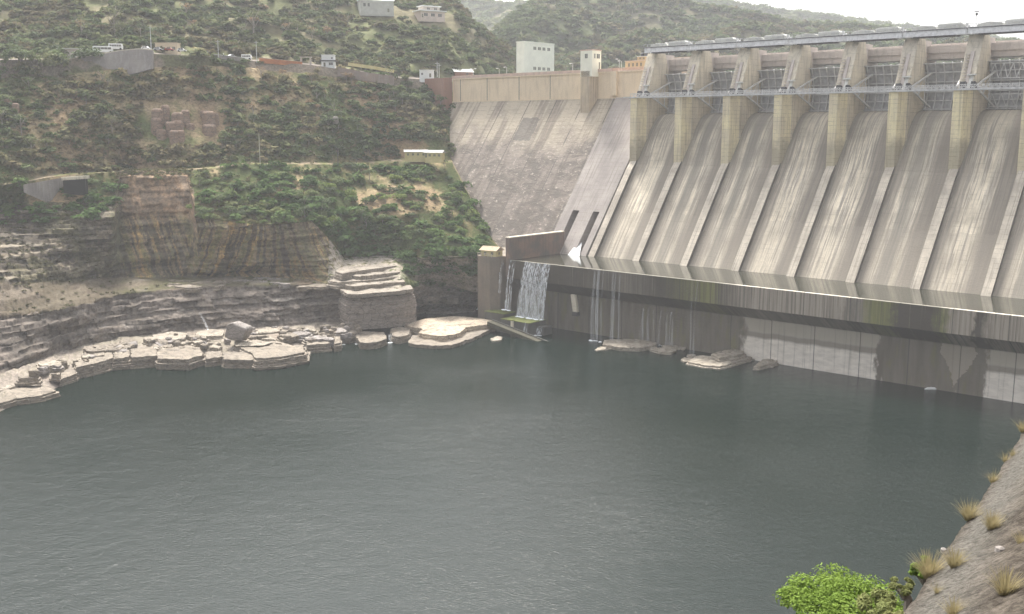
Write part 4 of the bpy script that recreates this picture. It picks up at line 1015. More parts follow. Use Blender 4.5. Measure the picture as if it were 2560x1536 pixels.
slab('rock_slab', [(890,792),(960,786),(1062,768),(1060,774),(985,790),(900,800)], 1.6, 'long bright strip of rock at the foot of the grey wall', ROCKW, 1, -1, GR)
slab('rock_slab', [(1066,768),(1120,764),(1185,762),(1180,772),(1110,778),(1070,776)], 1.4, 'low broken grey ledge under the small rock falls', ROCKG, 2, -1, GR)
for k_ in range(90):
    f_ = rng.random(); px = 60+f_*800; py0 = np.interp(px,[0,160,300,500,700,860],[985,915,868,856,846,826]); py = py0+rng.uniform(-20,12); w_ = rng.uniform(7,26); h_ = w_*rng.uniform(.16,.34); z_ = float(np.interp(py-py0,[-20,12],[6.0,4.75]))
    pg = [(px+w_*math.cos(a)*rng.uniform(.75,1.2), py+h_*math.sin(a)*rng.uniform(.75,1.2)) for a in sorted(rng.uniform(0,6.283,6))]
    if max(p[0] for p in pg)-min(p[0] for p in pg) < w_*.9: continue
    zn = 'at the left end of the shore' if px < 230 else 'in the middle of the left shore' if px < 520 else 'behind the largest pale slab' if px < 740 else 'near the small waterfalls'
    slab('rock_slab', pg, z_, 'one of the broken angular slabs piled '+zn, [ROCKP,ROCKW,ROCKG][int(rng.integers(0,3)) if k_%3 else 0], 2, z_*.82-1.6, 'broken angular slabs piled '+zn, rough=.2)
STEP2 = m_rock('brown_bedrock', (.20,.165,.125), (.15,.125,.09), (.09,.08,.06))
for k_ in range(16):
    px = rng.uniform(-20,330) if k_ < 0 else rng.uniform(330,800); py = rng.uniform(600,770) if px < 330 else rng.uniform(694,716); w_ = rng.uniform(16,46); h_ = w_*rng.uniform(.07,.14)
    P_ = surf(px,py); pg = [(px+w_*math.cos(a)*rng.uniform(.75,1.2), py+h_*math.sin(a)*rng.uniform(.75,1.2)) for a in sorted(rng.uniform(0,6.283,7))]
    if P_.z > 60 or max(p[0] for p in pg)-min(p[0] for p in pg) < w_*.9: continue
    slab('rock_slab', pg, P_.z+rng.uniform(.1,.45), 'weathered brown slab jutting from the '+('terraced bank at the left edge' if px < 160 else 'terraced bank below the culvert' if px < 330 else 'shelf at the foot of the streaked cliff'), [STEP2,ROCKG,ROCKP][k_%3], 2, P_.z-.9, 'weathered slabs on the '+('left terraced bank' if px < 330 else 'shelf under the streaked cliff'), rough=.2)
for k_ in range(12):
    px = rng.uniform(1040,1165); py = rng.uniform(735,764); w_ = rng.uniform(9,24); P_ = surf(px,py)
    pg = [(px+w_*math.cos(a)*rng.uniform(.8,1.2), py+w_*.2*math.sin(a)*rng.uniform(.8,1.2)) for a in sorted(rng.uniform(0,6.283,6))]
    if max(p[0] for p in pg)-min(p[0] for p in pg) < w_*.9: continue
    slab('rock_slab', pg, P_.z+.6, 'small tan ledge stone at the foot of the bank left of the abutment', [ROCKP,STEP2][k_%2], 2, P_.z-1.0, 'ledge stones at the foot of the bank left of the abutment', rough=.2)
GS = 'stepped pale ledges climbing behind the grey rock wall'
STEP = m_rock('stepped_sandstone', (.31,.27,.22), (.215,.185,.15), (.13,.11,.09))
for pg,yy,lab in [
 ([(850,724),(868,716),(960,712),(1028,713),(1032,721),(1000,727),(900,735),(868,735)],(722,400),'lowest and widest stepped ledge, top of the grey jointed wall'),
 ([(862,712),(880,703),(1006,695),(1012,704),(960,708),(884,716)],(705,406),'second stepped ledge above the grey jointed wall'),
 ([(822,702),(838,694),(880,696),(1000,684),(1005,692),(900,702),(850,706)],(696,410),'third stepped ledge with a bright pointed left tip'),
 ([(866,689),(884,682),(990,672),(1000,680),(900,691)],(682,415.5),'fourth stepped ledge, narrow and long'),
 ([(838,678),(850,668),(885,666),(902,655),(972,650),(995,655),(990,664),(900,676),(856,684)],(668,421),'topmost broad stepped ledge under the green slope')]:
    slab('rock_ledge', pg, at_y(920,yy[0],yy[1]).z, lab, STEP, 2, at_y(920,yy[0],yy[1]).z-(1.2 if 'lowest' in lab else 2.6), GS, 'rock ledge', rough=.15, seed=3)
slab('rock_wall', [(856,730),(872,722),(960,718),(1024,719),(1028,727),(1000,733),(900,741),(872,741)], at_y(920,728,399.5).z-.6, 'grey brown jointed rock wall below the stepped pale ledges', m_rock('jointed_rock',(.30,.26,.225),(.22,.19,.165),(.12,.105,.09)), 2, 3.5, None, 'rock wall', rough=.12)
# tan island
slab('rock_island', [(1022,852),(1030,838),(1050,842),(1090,846),(1118,848),(1150,838),(1165,822),(1238,806),(1240,816),(1180,846),(1130,862),(1080,864),(1024,858)], 1.3, 'lower tan step wrapped round the foot of the rock island', ROCKP, 2, -1.5, None, 'rock island')
slab('rock_island', [(1010,810),(1060,797),(1130,790),(1170,792),(1238,800),(1236,808),(1165,818),(1150,832),(1115,840),(1080,838),(1045,832),(1060,822),(1025,816)], 4.0, 'broad flat tan island slab in the channel below the falls', m_rock('tan_island_rock', (.46,.375,.28), (.36,.30,.23), (.22,.18,.145)), 3, -1.5, None, 'rock island', rough=.5)
slab('boulder', [(1226,846),(1244,840),(1256,843),(1252,850),(1232,852)], .7, 'small pale boulder alone in the water under the ramp', ROCKW, 1, -.8, None, 'boulder')
# tilted boulder
mb = MB(); rg = random.Random(4)
mb.prism([(-4.2,-1.2),(-3.2,2.6),(-1.2,3.4),(4.3,1.8),(4.6,.6),(2.8,-2.4),(-3.4,-2.6)], -2.4, 2.4, 1)
bv = at_z(597,842,6.0); o = mb.build('boulder', ROCKG, None, (bv.x,bv.y,7.9), R(-20), bevel=.35); tag(o,'large dark angular boulder tilted on the pale ledge','boulder')
# broken slabs mid water
GC = 'bleached broken slabs in the water before the basin wall'
for poly,z,lab in [
 ([(1507,860),(1512,850),(1560,847),(1612,850),(1641,856),(1636,864),(1600,870),(1550,868)],1.5,'longest bleached slab, at the left of the broken group'),
 ([(1488,874),(1500,866),(1530,866),(1542,868),(1515,873),(1492,877)],.5,'ragged low tip at the left end of the longest slab'),
 ([(1624,872),(1632,868),(1672,870),(1692,874),(1678,881),(1650,880)],.9,'oval slab just below the right end of the longest slab'),
 ([(1655,863),(1714,864),(1712,871),(1656,869)],.8,'thin bar shaped slab behind the oval one'),
 ([(1716,888),(1730,884),(1741,887),(1736,892),(1720,891)],.6,'small pebble like slab between the two groups'),
 ([(1703,899),(1710,893),(1732,894),(1728,902),(1708,903)],.6,'small square slab left of the pointed raft of slabs'),
 ([(1720,904),(1741,889),(1789,890),(1795,899),(1876,888),(1882,893),(1799,916),(1760,912)],1.2,'pointed raft of bleached slab reaching toward the camera'),
 ([(1776,885),(1795,879),(1848,869),(1862,870),(1860,884),(1800,894),(1790,890)],2.8,'raised rough block leaning on the basin wall corner'),
 ([(1884,916),(1906,898),(1944,895),(1942,904),(1900,916)],1.3,'wedge shaped slab nearest the pale stretch of wall'),
 ([(1662,856),(1672,852),(1682,855),(1670,859)],.5,'tiny rock chip behind the bar shaped slab')]:
    slab('concrete_slab' if 'slab' in lab else 'rock_block', poly, z, lab, ROCKW, 2, -1.2, GC, 'slab', rough=.22, inset=.2)
# rubble
for k_ in range(46):
    px = rng.uniform(420,900); py = np.interp(px,[420,900],[846,812])+rng.uniform(-8,24); r = rng.uniform(.5,1.3)
    p = at_z(px,py,4.4); rg2 = np.random.default_rng(k_)
    mb = MB(); n = 7; a0 = rng.uniform(0,6)
    lo = [(math.cos(a0+i*6.283/n)*r*rg2.uniform(.7,1.3),math.sin(a0+i*6.283/n)*r*rg2.uniform(.6,1.1)) for i in range(n)]
    mb.v = [(x*1.1,y*1.1,-.8) for x,y in lo]+[(x,y,r*.55) for x,y in lo]+[(x*.6,y*.6,r*.85) for x,y in lo]
    mb.f = [(i,(i+1)%n,n+(i+1)%n,n+i) for i in range(n)]+[(n+i,n+(i+1)%n,2*n+(i+1)%n,2*n+i) for i in range(n)]+[tuple(range(2*n,3*n))]; mb.m = [0]*len(mb.f)
    tag(mb.build('boulder', ROCKP if k_%3 else ROCKG, None, tuple(p)), ('pale' if k_%3 else 'dark grey')+' small loose boulder in the rubble below the dark cliff, '+('left end' if px < 540 else 'right end' if px > 780 else 'left of middle' if px < 660 else 'right of middle'), 'boulder', 'loose boulders in the rubble below the dark cliff')
# red boulder outcrop on the hillside
REDR = m_rock('red_rock', (.30,.20,.145), (.22,.155,.115), (.36,.29,.22))
for k_,(px,py,w,h) in enumerate([(390,295,5,5),(418,292,4,6),(440,300,5,5),(462,295,4,4.5),(520,300,6,5),(545,305,3,6),(396,316,5,5),(425,322,5,4),(452,318,5,5),(478,312,4,3),(525,322,6,4),(430,345,4,4),(455,340,4,3.5),(410,335,4,4),(20,262,4,3.5),(35,270,3,3),(515,285,4,2.5),(840,308,3,4)]):
    p = surf(px,py+8); mb = MB(); rg = random.Random(k_); n = 8
    lo = [(math.cos(i*6.283/n+.3)*w*.55*rg.uniform(.8,1.15),math.sin(i*6.283/n+.3)*w*.5*rg.uniform(.8,1.15)) for i in range(n)]
    mb.v = [(x*1.1,y*1.1,-3) for x,y in lo]+[(x*1.02,y*1.02,h*.45) for x,y in lo]+[(x,y,h*.8) for x,y in lo]+[(x*.7,y*.7,h) for x,y in lo]
    for l in range(3): mb.f += [(l*n+i,l*n+(i+1)%n,(l+1)*n+(i+1)%n,(l+1)*n+i) for i in range(n)]
    mb.f += [tuple(range(3*n,4*n))]; mb.m = [0]*len(mb.f)
    if k_ < 14 or k_ == 16: lb,g = 'red brown boulder of the hillside outcrop, '+('left end of its top row,second from left in its top row,middle of its top row,right end of its left cluster,top of its right cluster,right end of its right cluster,left end of its second row,second in its second row,third in its second row,small one at the right of its second row,lower one of its right cluster,middle of its third row,right of its third row,left of its third row,,,small one crowning its right cluster'.split(',')[k_]),'red boulders of the hillside outcrop'
    elif k_ == 17: lb,g = 'pale grey boulder in the scrub right of the thin pole',None
    else: lb,g = 'pinkish boulder among bushes at the left edge of the hillside','pinkish boulders at the left edge'
    tag(mb.build('boulder', REDR if k_ != 17 else ROCKG, None, (p.x+rg.uniform(-1,1),p.y,p.z+rg.uniform(-1.2,.6)), rg.uniform(0,1.5), bevel=.3), lb, 'boulder', g)
# ------------------------------------------------------------------ concrete remains and ramp below the falls
def dbox(name, label, cat, s0,s1,m0,m1,z0,z1, mats, extra=None):
    t = thing(name, label, cat, at_dam((s0+s1)/2,(m0+m1)/2,z0), DAMROT); a,b,h = (s1-s0)/2,(m1-m0)/2,z1-z0
    mb = MB(); mb.box(-a,a,-b,b,0,h-.25); mb.build('block', mats[0], t, bevel=.12)
    mb = MB(); mb.box(-a-.15,a+.15,-b-.15,b+.15,h-.25,h); mb.build('top', mats[1], t)
    return t
dbox('concrete_platform','mossy concrete platform under the left thread of falling water','platform',165.5,176,61.6,68.5,-2,6.6,[WETC,MOSS])
dbox('concrete_platform','mossy concrete platform catching the broad waterfall','platform',149.5,164,62.0,72.0,-2,5.4,[WETC,MOSS])
dbox('concrete_step','low wet concrete step at the right foot of the broad waterfall','step',146.8,150.2,61.4,66.5,-2,3.4,[WETC,WETC])
dbox('concrete_ledge','low moss covered ledge joining the island to the platforms','ledge',164,184,66.4,72,-2,2.6,[WETC,MOSS])
t = thing('ramp_beam','long dark concrete ramp sloping from the platforms into the river','ramp', at_dam(164,75,4.2), DAMROT)
mb = MB(); mb.prism([(3,.3),(-26,-4.8),(-26,-5.9),(3,-1.4)], -1.6, 1.6, 1); mb.build('deck', m_plain('algae_concrete',(.075,.07,.045),.9,.4,.6), t)
mb = MB(); mb.box(-9.4,-8.8,-1.2,-.6,-7,-2.0); mb.build('leg', PIERUP, t); mb = MB(); mb.prism([(3,.75),(-26,-4.3),(-26,-4.8),(3,.3)], -1.65, -1.2, 1); mb.build('kerb', WETC, t)
t = thing('concrete_post','short pale post holding the corner of the mossy platform','post', at_dam(157.6,72.5,-2), DAMROT); mb = MB(); mb.box(-.5,.5,-.4,.4,0,7.4); mb.build('post_shaft', PIERUP, t); mb = MB(); mb.box(-.7,.7,-.6,.6,7.4,7.7); mb.build('cap', MOSS, t)
t = thing('concrete_chunk','slim pale concrete chute hung under the lip right of the broad waterfall','chute', at_dam(139,57,9), DAMROT)
mb = MB(); mb.prism([(.5,6.8),(1.6,6.8),(.2,0),(-1.0,0)], -1.1, 1.1, 0); mb.build('trough', PIERUP, t); mb = MB(); mb.box(-1.3,1.3,-1.4,.4,-1.6,0); mb.build('bracket', WETC, t)

# ------------------------------------------------------------------ waterfalls
def fall(label, tops, bots, n, w, seed, foam=1.5, mat=FALL, arcv=1.2, name='waterfall', cat='waterfall', fine=False):
    """ribbons of water from the segment tops to the segment bots (world points)"""
    rg = random.Random(seed); a0,a1 = Vector(tops[0]),Vector(tops[1]); b0,b1 = Vector(bots[0]),Vector(bots[1]); base = (b0+b1)/2
    t = thing(name, label, cat, tuple(base))
    mb = MB(); out = Vector((NX[0],NX[1],0))
    side = (a1-a0); side.z = 0; side = side.normalized() if side.length > .01 else Vector((1,0,0))
    for k_ in range(n):
        f = (k_+rg.uniform(.1,.9))/n; A = a0.lerp(a1,f); B = b0.lerp(b1,min(1,max(0,f+rg.uniform(-.05,.05)))); ww = w*rg.uniform(.45,1.3)
        for q in (0,1):
            pts = []
            for i in range(9):
                tt = i/8; p = A.lerp(B,tt); p = Vector((p.x,p.y,A.z+(B.z-A.z)*tt**1.15))+out*(arcv*math.sin(min(1,tt*1.4)*math.pi/2)*(1 if q==0 else .8))
                pts.append(p)
            o = len(mb.v)
            for i,p in enumerate(pts):
                wd = ww*(.5+.7*i/8)*(1 if q==0 else .7)
                for sg in (-1,1): mb.v.append(tuple(p+side*sg*wd/2-base))
            for i in range(8): mb.f.append((o+2*i,o+2*i+1,o+2*i+3,o+2*i+2)); mb.m.append(0)
    mb.build('water_curtain', mat, t)
    if foam:
        mb = MB()
        for k_ in range(int(8+n)):
            f = rg.random(); p = b0.lerp(b1,f)+out*(arcv+rg.uniform(-.3,.9)); r = rg.uniform(.25,.55)*foam; o = len(mb.v)
            mb.v += [tuple(p-base+Vector((math.cos(a*1.047)*r*1.3,math.sin(a*1.047)*r,.03)))for a in range(6)]+[tuple(p-base+Vector((0,0,r*.5)))]
            mb.f += [(o+i,o+(i+1)%6,o+6) for i in range(6)]; mb.m += [0]*6
        mb.build('foam', FOAM, t)
    return t
D = lambda s,m,z: tuple(dam(s,m,z))
fall('broad white waterfall pouring over the basin lip onto the mossy platform', (D(161,60.6,26.9),D(148.6,60.6,26.9)), (D(162,63.5,5.5),D(149.2,63.5,5.5)), 17, 2.0, 1)
fall('second thin fall on the lip left of the broad waterfall', (D(170,60.6,26.9),D(166,60.6,26.9)), (D(170,63,7.3),D(166,63,7.3)), 4, .9, 2)
fall('ragged short curtain at the left corner of the lip', (D(173.0,61.2,26.9),D(171.8,61.2,26.9)), (D(173.2,62.2,13.5),D(172.0,62.2,13.5)), 2, .6, 3, 0)
fall('white jet bursting from a pipe beside the concrete abutment', (D(173.0,63.0,21.8),D(172.4,63.0,21.8)), (tuple(at_z(1203,772,2.2)),tuple(at_z(1217,773,2.2))), 5, 1.2, 4, 1.3, arcv=2.2)
fall('third misty fall on the lip, well right of the broad waterfall', (D(127.6,60.6,26.9),D(122.6,60.6,26.9)), (D(128.2,60.6,.1),D(122.8,60.6,.1)), 4, 1.4, 5, 1.4, mat=FALLF)
fall('fourth misty fall, close beside the third on the lip', (D(119.8,60.6,26.9),D(114.6,60.6,26.9)), (D(120.2,60.6,.1),D(114,60.6,.1)), 3, 1.1, 6, 1.2, mat=FALLF)
fall('wide faint seep of water down the wall behind the longest slab', (D(112,51.6,13),D(97,51.6,13)), (D(112,51.8,.1),D(97,51.8,.1)), 6, 1.8, 7, .7, arcv=.2, mat=FALLF)
fall('thin lone fall above the dark rock behind the broken slabs', (D(85,60.6,26.9),D(82.4,60.6,26.9)), (D(84.8,60.6,.2),D(82.6,60.6,.2)), 2, .8, 8, 1.2, mat=FALLF)
fall('white spray fanning out of the right sluice slot into the basin', (D(163.2,24.0,31.5),D(162.0,24.0,31.5)), (D(164.0,30,26.75),D(158.6,30,26.75)), 8, 1.3, 9, .8, mat=FOAM, arcv=.3, name='sluice_spray', cat='water spray')
fall('small white spray at the foot of the left sluice slot', (D(173,25.5,29.3),D(172.4,25.5,29.3)), (D(174,29.5,26.75),D(170.5,29.5,26.75)), 5, .8, 10, .5, mat=FOAM, arcv=.3, name='sluice_spray', cat='water spray')
fall('splash running off the low wet step into the river', (D(149.5,66.8,3.4),D(147.2,66.8,3.4)), (D(149.5,67.5,.1),D(147.2,67.5,.1)), 4, .8, 12, .9, arcv=.4)
fall('short wet trickle on the front of the mossy platform', (D(151.4,72.2,5.4),D(150,72.2,5.4)), (D(151.4,72.6,.1),D(150,72.6,.1)), 2, .8, 13, .8, arcv=.4)
def pf(label, x0,y0,z0, x1,y1,z1, wpx, n, w, seed, foam=.8, arcv=.3):
    fall(label, (tuple(at_z(x0,y0,z0)),tuple(at_z(x0+wpx,y0,z0))), (tuple(at_z(x1,y1,z1)),tuple(at_z(x1+wpx*1.3,y1,z1))), n, w, seed, foam, arcv=arcv, mat=FALLF)
pf('thin stream slanting down a cleft in the dark cliff', 497,782,10.5, 518,824,5.6, 4, 2, .35, 21, .3, .05)
pf('brightest small waterfall dropping from the pale ledge to the river', 827,846,2.8, 829,868,.1, 7, 3, .6, 22, 1.0)
pf('narrow trickle right of the brightest small waterfall', 856,850,2.2, 858,862,.1, 5, 2, .4, 23, .5)
pf('faint trickle beside the flat topped block', 886,848,2.2, 892,860,.1, 5, 2, .4, 24, .5)
pf('small white fall in the gap right of the flat topped block', 970,836,2.6, 975,857,.1, 9, 3, .6, 25, 1.0)
pf('low foamy trickle where the tan island meets its boulder', 1026,840,1.8, 1028,852,.1, 12, 3, .5, 26, .8)
pf('small fall in the broken rocks left of the abutment', 1114,720,11, 1119,748,5.6, 6, 3, .5, 27, .4)
pf('foam at the mouth of the small channel under the ramp', 1244,800,1.4, 1246,809,.1, 9, 3, .6, 28, .8)
t = thing('floating_buoy','small white float on the water near the foot of the wall','float', tuple(at_z(2327,974,0)))
mb = MB(); mb.tube([(-1.9,0,.1),(-1.0,0,.25),(1.0,0,.25),(1.9,0,.1)],[.15,.42,.42,.15],8); mb.build('hull', WHITE2, t); mb = MB(); mb.tube([(0,0,.5),(0,0,.9)],.08,6); mb.build('lifting_eye', STEEL, t)

# ------------------------------------------------------------------ buildings, road, cars
def bld_at(px, py, dY=0): p = surf(px,py); return (p.x,p.y+dY,p.z)
def face_cam(px): return math.atan2(-(px-1280)/F,1)*-1
# local +y is the front here; turn by pi so the front looks at the camera
t = building('hillside_house','long pale flat walled house on the hilltop at the upper edge','house', bld_at(940,32), math.pi+R(18), 21, 12, 7.0, m_plain('pale_grey_wall',(.52,.52,.48),.85,.2,.3), WHITE2, [('f',8,3,1.4,2),('f',5.4,3,1.2,2)], ('f',-7,1.2,2.2), 3.2, .4, True)
t = building('hillside_villa','white two storey villa with flat roofs and verandah on the hill','house', bld_at(1075,48), math.pi+R(30), 17, 10, 4.0, m_plain('villa_wall',(.62,.52,.46),.85,.2,.3), WHITE2, [('f',-5,.8,2.6,1.8),('f',0,.8,2.6,1.8),('f',5,.8,2.6,1.8)], ('f',7.4,1.0,2.1), .6, 1.0)
v = Vector(t.location)
building('villa_upper_floor','set back upper storey of the white villa','house', (v.x-.5,v.y+1.5,v.z+4.6), math.pi+R(30), 12, 7, 2.6, m_plain('upper_villa_wall',(.6,.54,.48),.85,.2,.3), WHITE2, [('f',-3,.6,2,1.3),('f',2,.6,2,1.3)], None, .5, .9)
p = at_y(1040,392,506)
building('yellow_house','long yellow house with grey sheet roof on the lush slope','house', (p.x,p.y,p.z), math.pi+R(5), 10.5, 5, 2.3, YELL, GROOF, [('f',x,.6,.9,1.0) for x in (-3.6,-1.0,1.4,3.8)], None, 1.0, .6, True)
p = at_y(1087,394,503)
building('yellow_annex','low dark roofed annex joined to the yellow house','house', (p.x,p.y,p.z), math.pi-R(12), 8.5, 5, 2.3, YELL, GROOF, [('f',x,.5,1.0,1.1) for x in (-2.8,-.6,1.8)], ('f',3.6,.9,2.0), 1.2, .5, True)
p = dam(178.0,75.5,28.3)
building('valve_house','small yellow cabin with reddish tiled roof on the abutment terrace','cabin', at_dam(178.5,61.5,27.9), DAMROT+R(8), 7.4, 4.6, 2.4, YELL, TILE, [('f',-1.8,.7,1.1,1.1),('f',1.6,.7,1.1,1.1),('s',0,.7,1.0,1.0)], None, 1.5, .6, True)
p = at_y(824,165,541)
building('road_kiosk','two storey white kiosk with dark balcony band beside the road','kiosk', (p.x-.5,p.y,p.z-.5), math.pi, 6.4, 5, 2.6, WHITE2, DSTEEL, [('f',-1.6,.7,2.0,1.3)], ('f',1.6,1.0,2.0), .5, .9)
building('kiosk_upper_room','plain white upper room on the roadside kiosk','kiosk', (p.x-.5,p.y,p.z+2.6), math.pi, 6.2, 4.8, 2.5, WHITE2, WHITE2, [('f',-2.2,.6,.9,.9)], None, .25, .2)
p = at_y(1067,192,560)
building('white_shed','plain white shed behind the brick wing wall','shed', (p.x,p.y,p.z-.5), math.pi, 7.2, 5, 3.6, WHITE2, WHITE2, [('f',2.2,1.2,.9,1.1)], ('f',-2,1,2), .3, .2)
p = at_y(1155,184,600)
building('low_sheet_shed','low shed with a pale sloping sheet roof beyond the crest end','shed', (p.x,p.y,p.z-1), math.pi+R(25), 11, 6, 1.6, BRICK, HOIST, [('f',-2,.2,1.2,.9)], None, 1.8, .6, True)
p = at_y(415,127,505)
building('cream_shop','cream coloured flat roofed shop block beside the road','shop', (p.x,p.y+3,p.z-.8), math.pi, 10.4, 5, 4.2, m_plain('cream_wall',(.62,.52,.38),.85,.2,.4), m_plain('cream_roof',(.55,.45,.33),.8,.2,.4), [('f',x,1.2,1.3,1.4) for x in (-3.6,-1.2,3.8)], ('f',1.4,1.4,2.4), .35, .2)
p = at_y(172,140,487)
building('rusty_shed','grey rusty walled shed under a thin pale roof at upper left','shed', (p.x,p.y+3,p.z-1.5), math.pi+R(8), 9.5, 5, 4.6, BEAMC, HOIST, [('f',2,1.2,1.2,1.2)], None, .3, .8)
# pavilion: four posts and a slab
p = at_y(765,160,536); t = thing('roadside_shelter','open grey shelter of posts and flat slab beside the road','shelter',(p.x,p.y,p.z-.4)); 
mb = MB(); mb.box(-2.9,2.9,-1.6,1.6,3.5,3.8); mb.build('roof', BEAMC, t)
for a in (-2.3,2.3):
    for b in (-1.3,1.3): mb = MB(); mb.box(a-.2,a+.2,b-.2,b+.2,-.5,3.5); mb.build('post', BEAMC, t)
# road retaining wall, barrier
pts = [(168,150,474),(230,140,477),(300,128,480),(345,124,482),(380,126,484)]; foot = [(168,175),(230,185),(300,178),(345,168),(380,158)]
t = thing('retaining_wall','grey patched retaining wall holding up the road at left','retaining wall',tuple(at_y(270,135,478)))
base = Vector(t.location); mb = MB()
for q in range(len(pts)-1):
    A,B = at_y(*pts[q]),at_y(*pts[q+1]); a2,b2 = at_y(foot[q][0],foot[q][1]+14,pts[q][2]-2.5),at_y(foot[q+1][0],foot[q+1][1]+14,pts[q+1][2]-2.5); off = Vector((0,2.5,0))
    vv = [a2,b2,B,A,a2+off,b2+off,B+off,A+off]; mb.add([tuple(x-base) for x in vv],[(0,1,2,3),(4,7,6,5),(3,2,6,7),(0,4,5,1),(0,3,7,4),(1,5,6,2)])
mb.build('wall_face', STONEW, t)
mb = MB()
for q in range(len(pts)-1): A,B = at_y(*pts[q])+Vector((0,.6,.25))-base,at_y(*pts[q+1])+Vector((0,.6,.25))-base; mb.bar(A,B,.8,.5)
mb.build('coping', PIERUP, t)
def wall_run(name,label,cat,ptsY,h,th,mat,capm=None):
    base = at_y(*ptsY[0]); t = thing(name,label,cat,tuple(base)); mb = MB(); mc = MB()
    for q in range(len(ptsY)-1):
        A,B = at_y(*ptsY[q])-base,at_y(*ptsY[q+1])-base
        for (lo,hi,m_,wd) in ((-1.0,h,mb,th),(h,h+.15,mc,th+.2)):
            mid = (lo+hi)/2; m_.bar(A+Vector((0,0,mid)),B+Vector((0,0,mid)),wd,hi-lo)
    mb.build('wall_body', mat, t); mc.build('coping', capm or mat, t); return t
wall_run('road_barrier','long orange and pink painted barrier wall along the road','barrier',[(648,152,517),(700,157,522),(755,162,530)],1.3,.5,BARRIER,PEACH)
wall_run('road_parapet','thin pale parapet beside the road right of the crowd','parapet',[(535,141,502),(580,146,510),(612,150,514)],.8,.5,STONEW,HOIST)
wall_run('stone_wall','patchy pink and grey stone wall under the road near the kiosk','stone wall',[(845,186,534),(900,196,538),(985,208,545)],3.2,1.2,m_concrete('patchy_stone',(.33,.25,.21),(.24,.2,.18),.35,.6,(.42,.38,.35),(.5,.5,.1),.6,.9,.3),None)
wall_run('yellow_railing','thin faded yellow railing running down from the kiosk','railing',[(870,160,545),(930,168,552),(985,178,560)],.5,.15,YELL)
wall_run('stone_wall','low grey wall in the trees behind the crest end','stone wall',[(965,164,590),(1000,166,592),(1040,172,596)],1.6,.6,PIERUP)
# culvert at the path
t = thing('culvert_wall','grey stone wall with a dark square culvert below the path','culvert',tuple(at_y(110,450,412))); base = Vector(t.location); mb = MB()
cp = [(58,462,402),(155,445,420),(156,445,421),(212,442,428),(213,442,428),(300,432,441)]
def wallseg(a,b,h,drop,mbb):
    A,B = at_y(*a)-base,at_y(*b)-base; o_ = Vector((0,3.0,0))
    vv = [A+Vector((0,0,-drop)),B+Vector((0,0,-h)),B,A]; vv += [x+o_ for x in vv]; mbb.add([tuple(x) for x in vv],[(0,1,2,3),(4,7,6,5),(3,2,6,7),(0,4,5,1),(0,3,7,4),(1,5,6,2)])
wallseg(cp[0],cp[1],13,3,mb); wallseg(cp[3],cp[5],9,12,mb)
mb.build('wall_face', STONEW, t); mb = MB(); wallseg((153,444,413),(216,440,418.5),1.2,1.2,mb); mb.build('lintel', PIERUP, t)
mb = MB(); A = at_y(157,449,414)-base; B = at_y(212,446,419)-base; q_ = Vector((0,2.5,0)); vv = [A+Vector((0,0,-5.5)),B+Vector((0,0,-7)),B,A]; vv += [x+q_ for x in vv]; mb.add([tuple(x) for x in vv],[(0,1,2,3),(4,7,6,5),(3,2,6,7),(0,4,5,1),(0,3,7,4),(1,5,6,2)]); mb.build('culvert_mouth', RUBBER, t)  # solid black block for the opening; the dark inside is painted
# poles
def pole(label, px, py, Y, h, arm=True, mat=STEEL, name='power_pole'):
    p = at_y(px,py,Y); t = thing(name,label,'pole',(p.x,p.y,p.z-.5)); mb = MB(); mb.tube([(0,0,-1),(0,0,h)],[.2,.13],8); mb.build('shaft', mat, t)
    if arm: mb = MB(); mb.box(-1.1,1.1,-.08,.08,h-.9,h-.72); mb.build('crossarm', mat, t)
PALEP = m_plain('pale_pole', (.50,.48,.38), .8, .2, .5)
pole('tall pale pole standing on the path above the cliff', 650,404,458, 12.5, False, PALEP)
pole('power pole rising behind the low parapet above the retaining wall', 378,122,486, 10.5)
pole('power pole on the road beside the pale parapet', 546,139,503, 7.6)
pole('power pole at the left end of the orange barrier', 642,150,516, 9.5)
pole('thin dark pole in the scrub right of the tall pale pole', 845,408,478, 7.0, False, DSTEEL)
pole('power pole pair beside the white shed, nearer the brick wall', 1098,196,562, 8.0)
pole('power pole pair beside the white shed, nearer the shed', 1093,186,575, 7.0)
pole('slim pole in the trees behind the stone wall', 1003,176,592, 5.5)
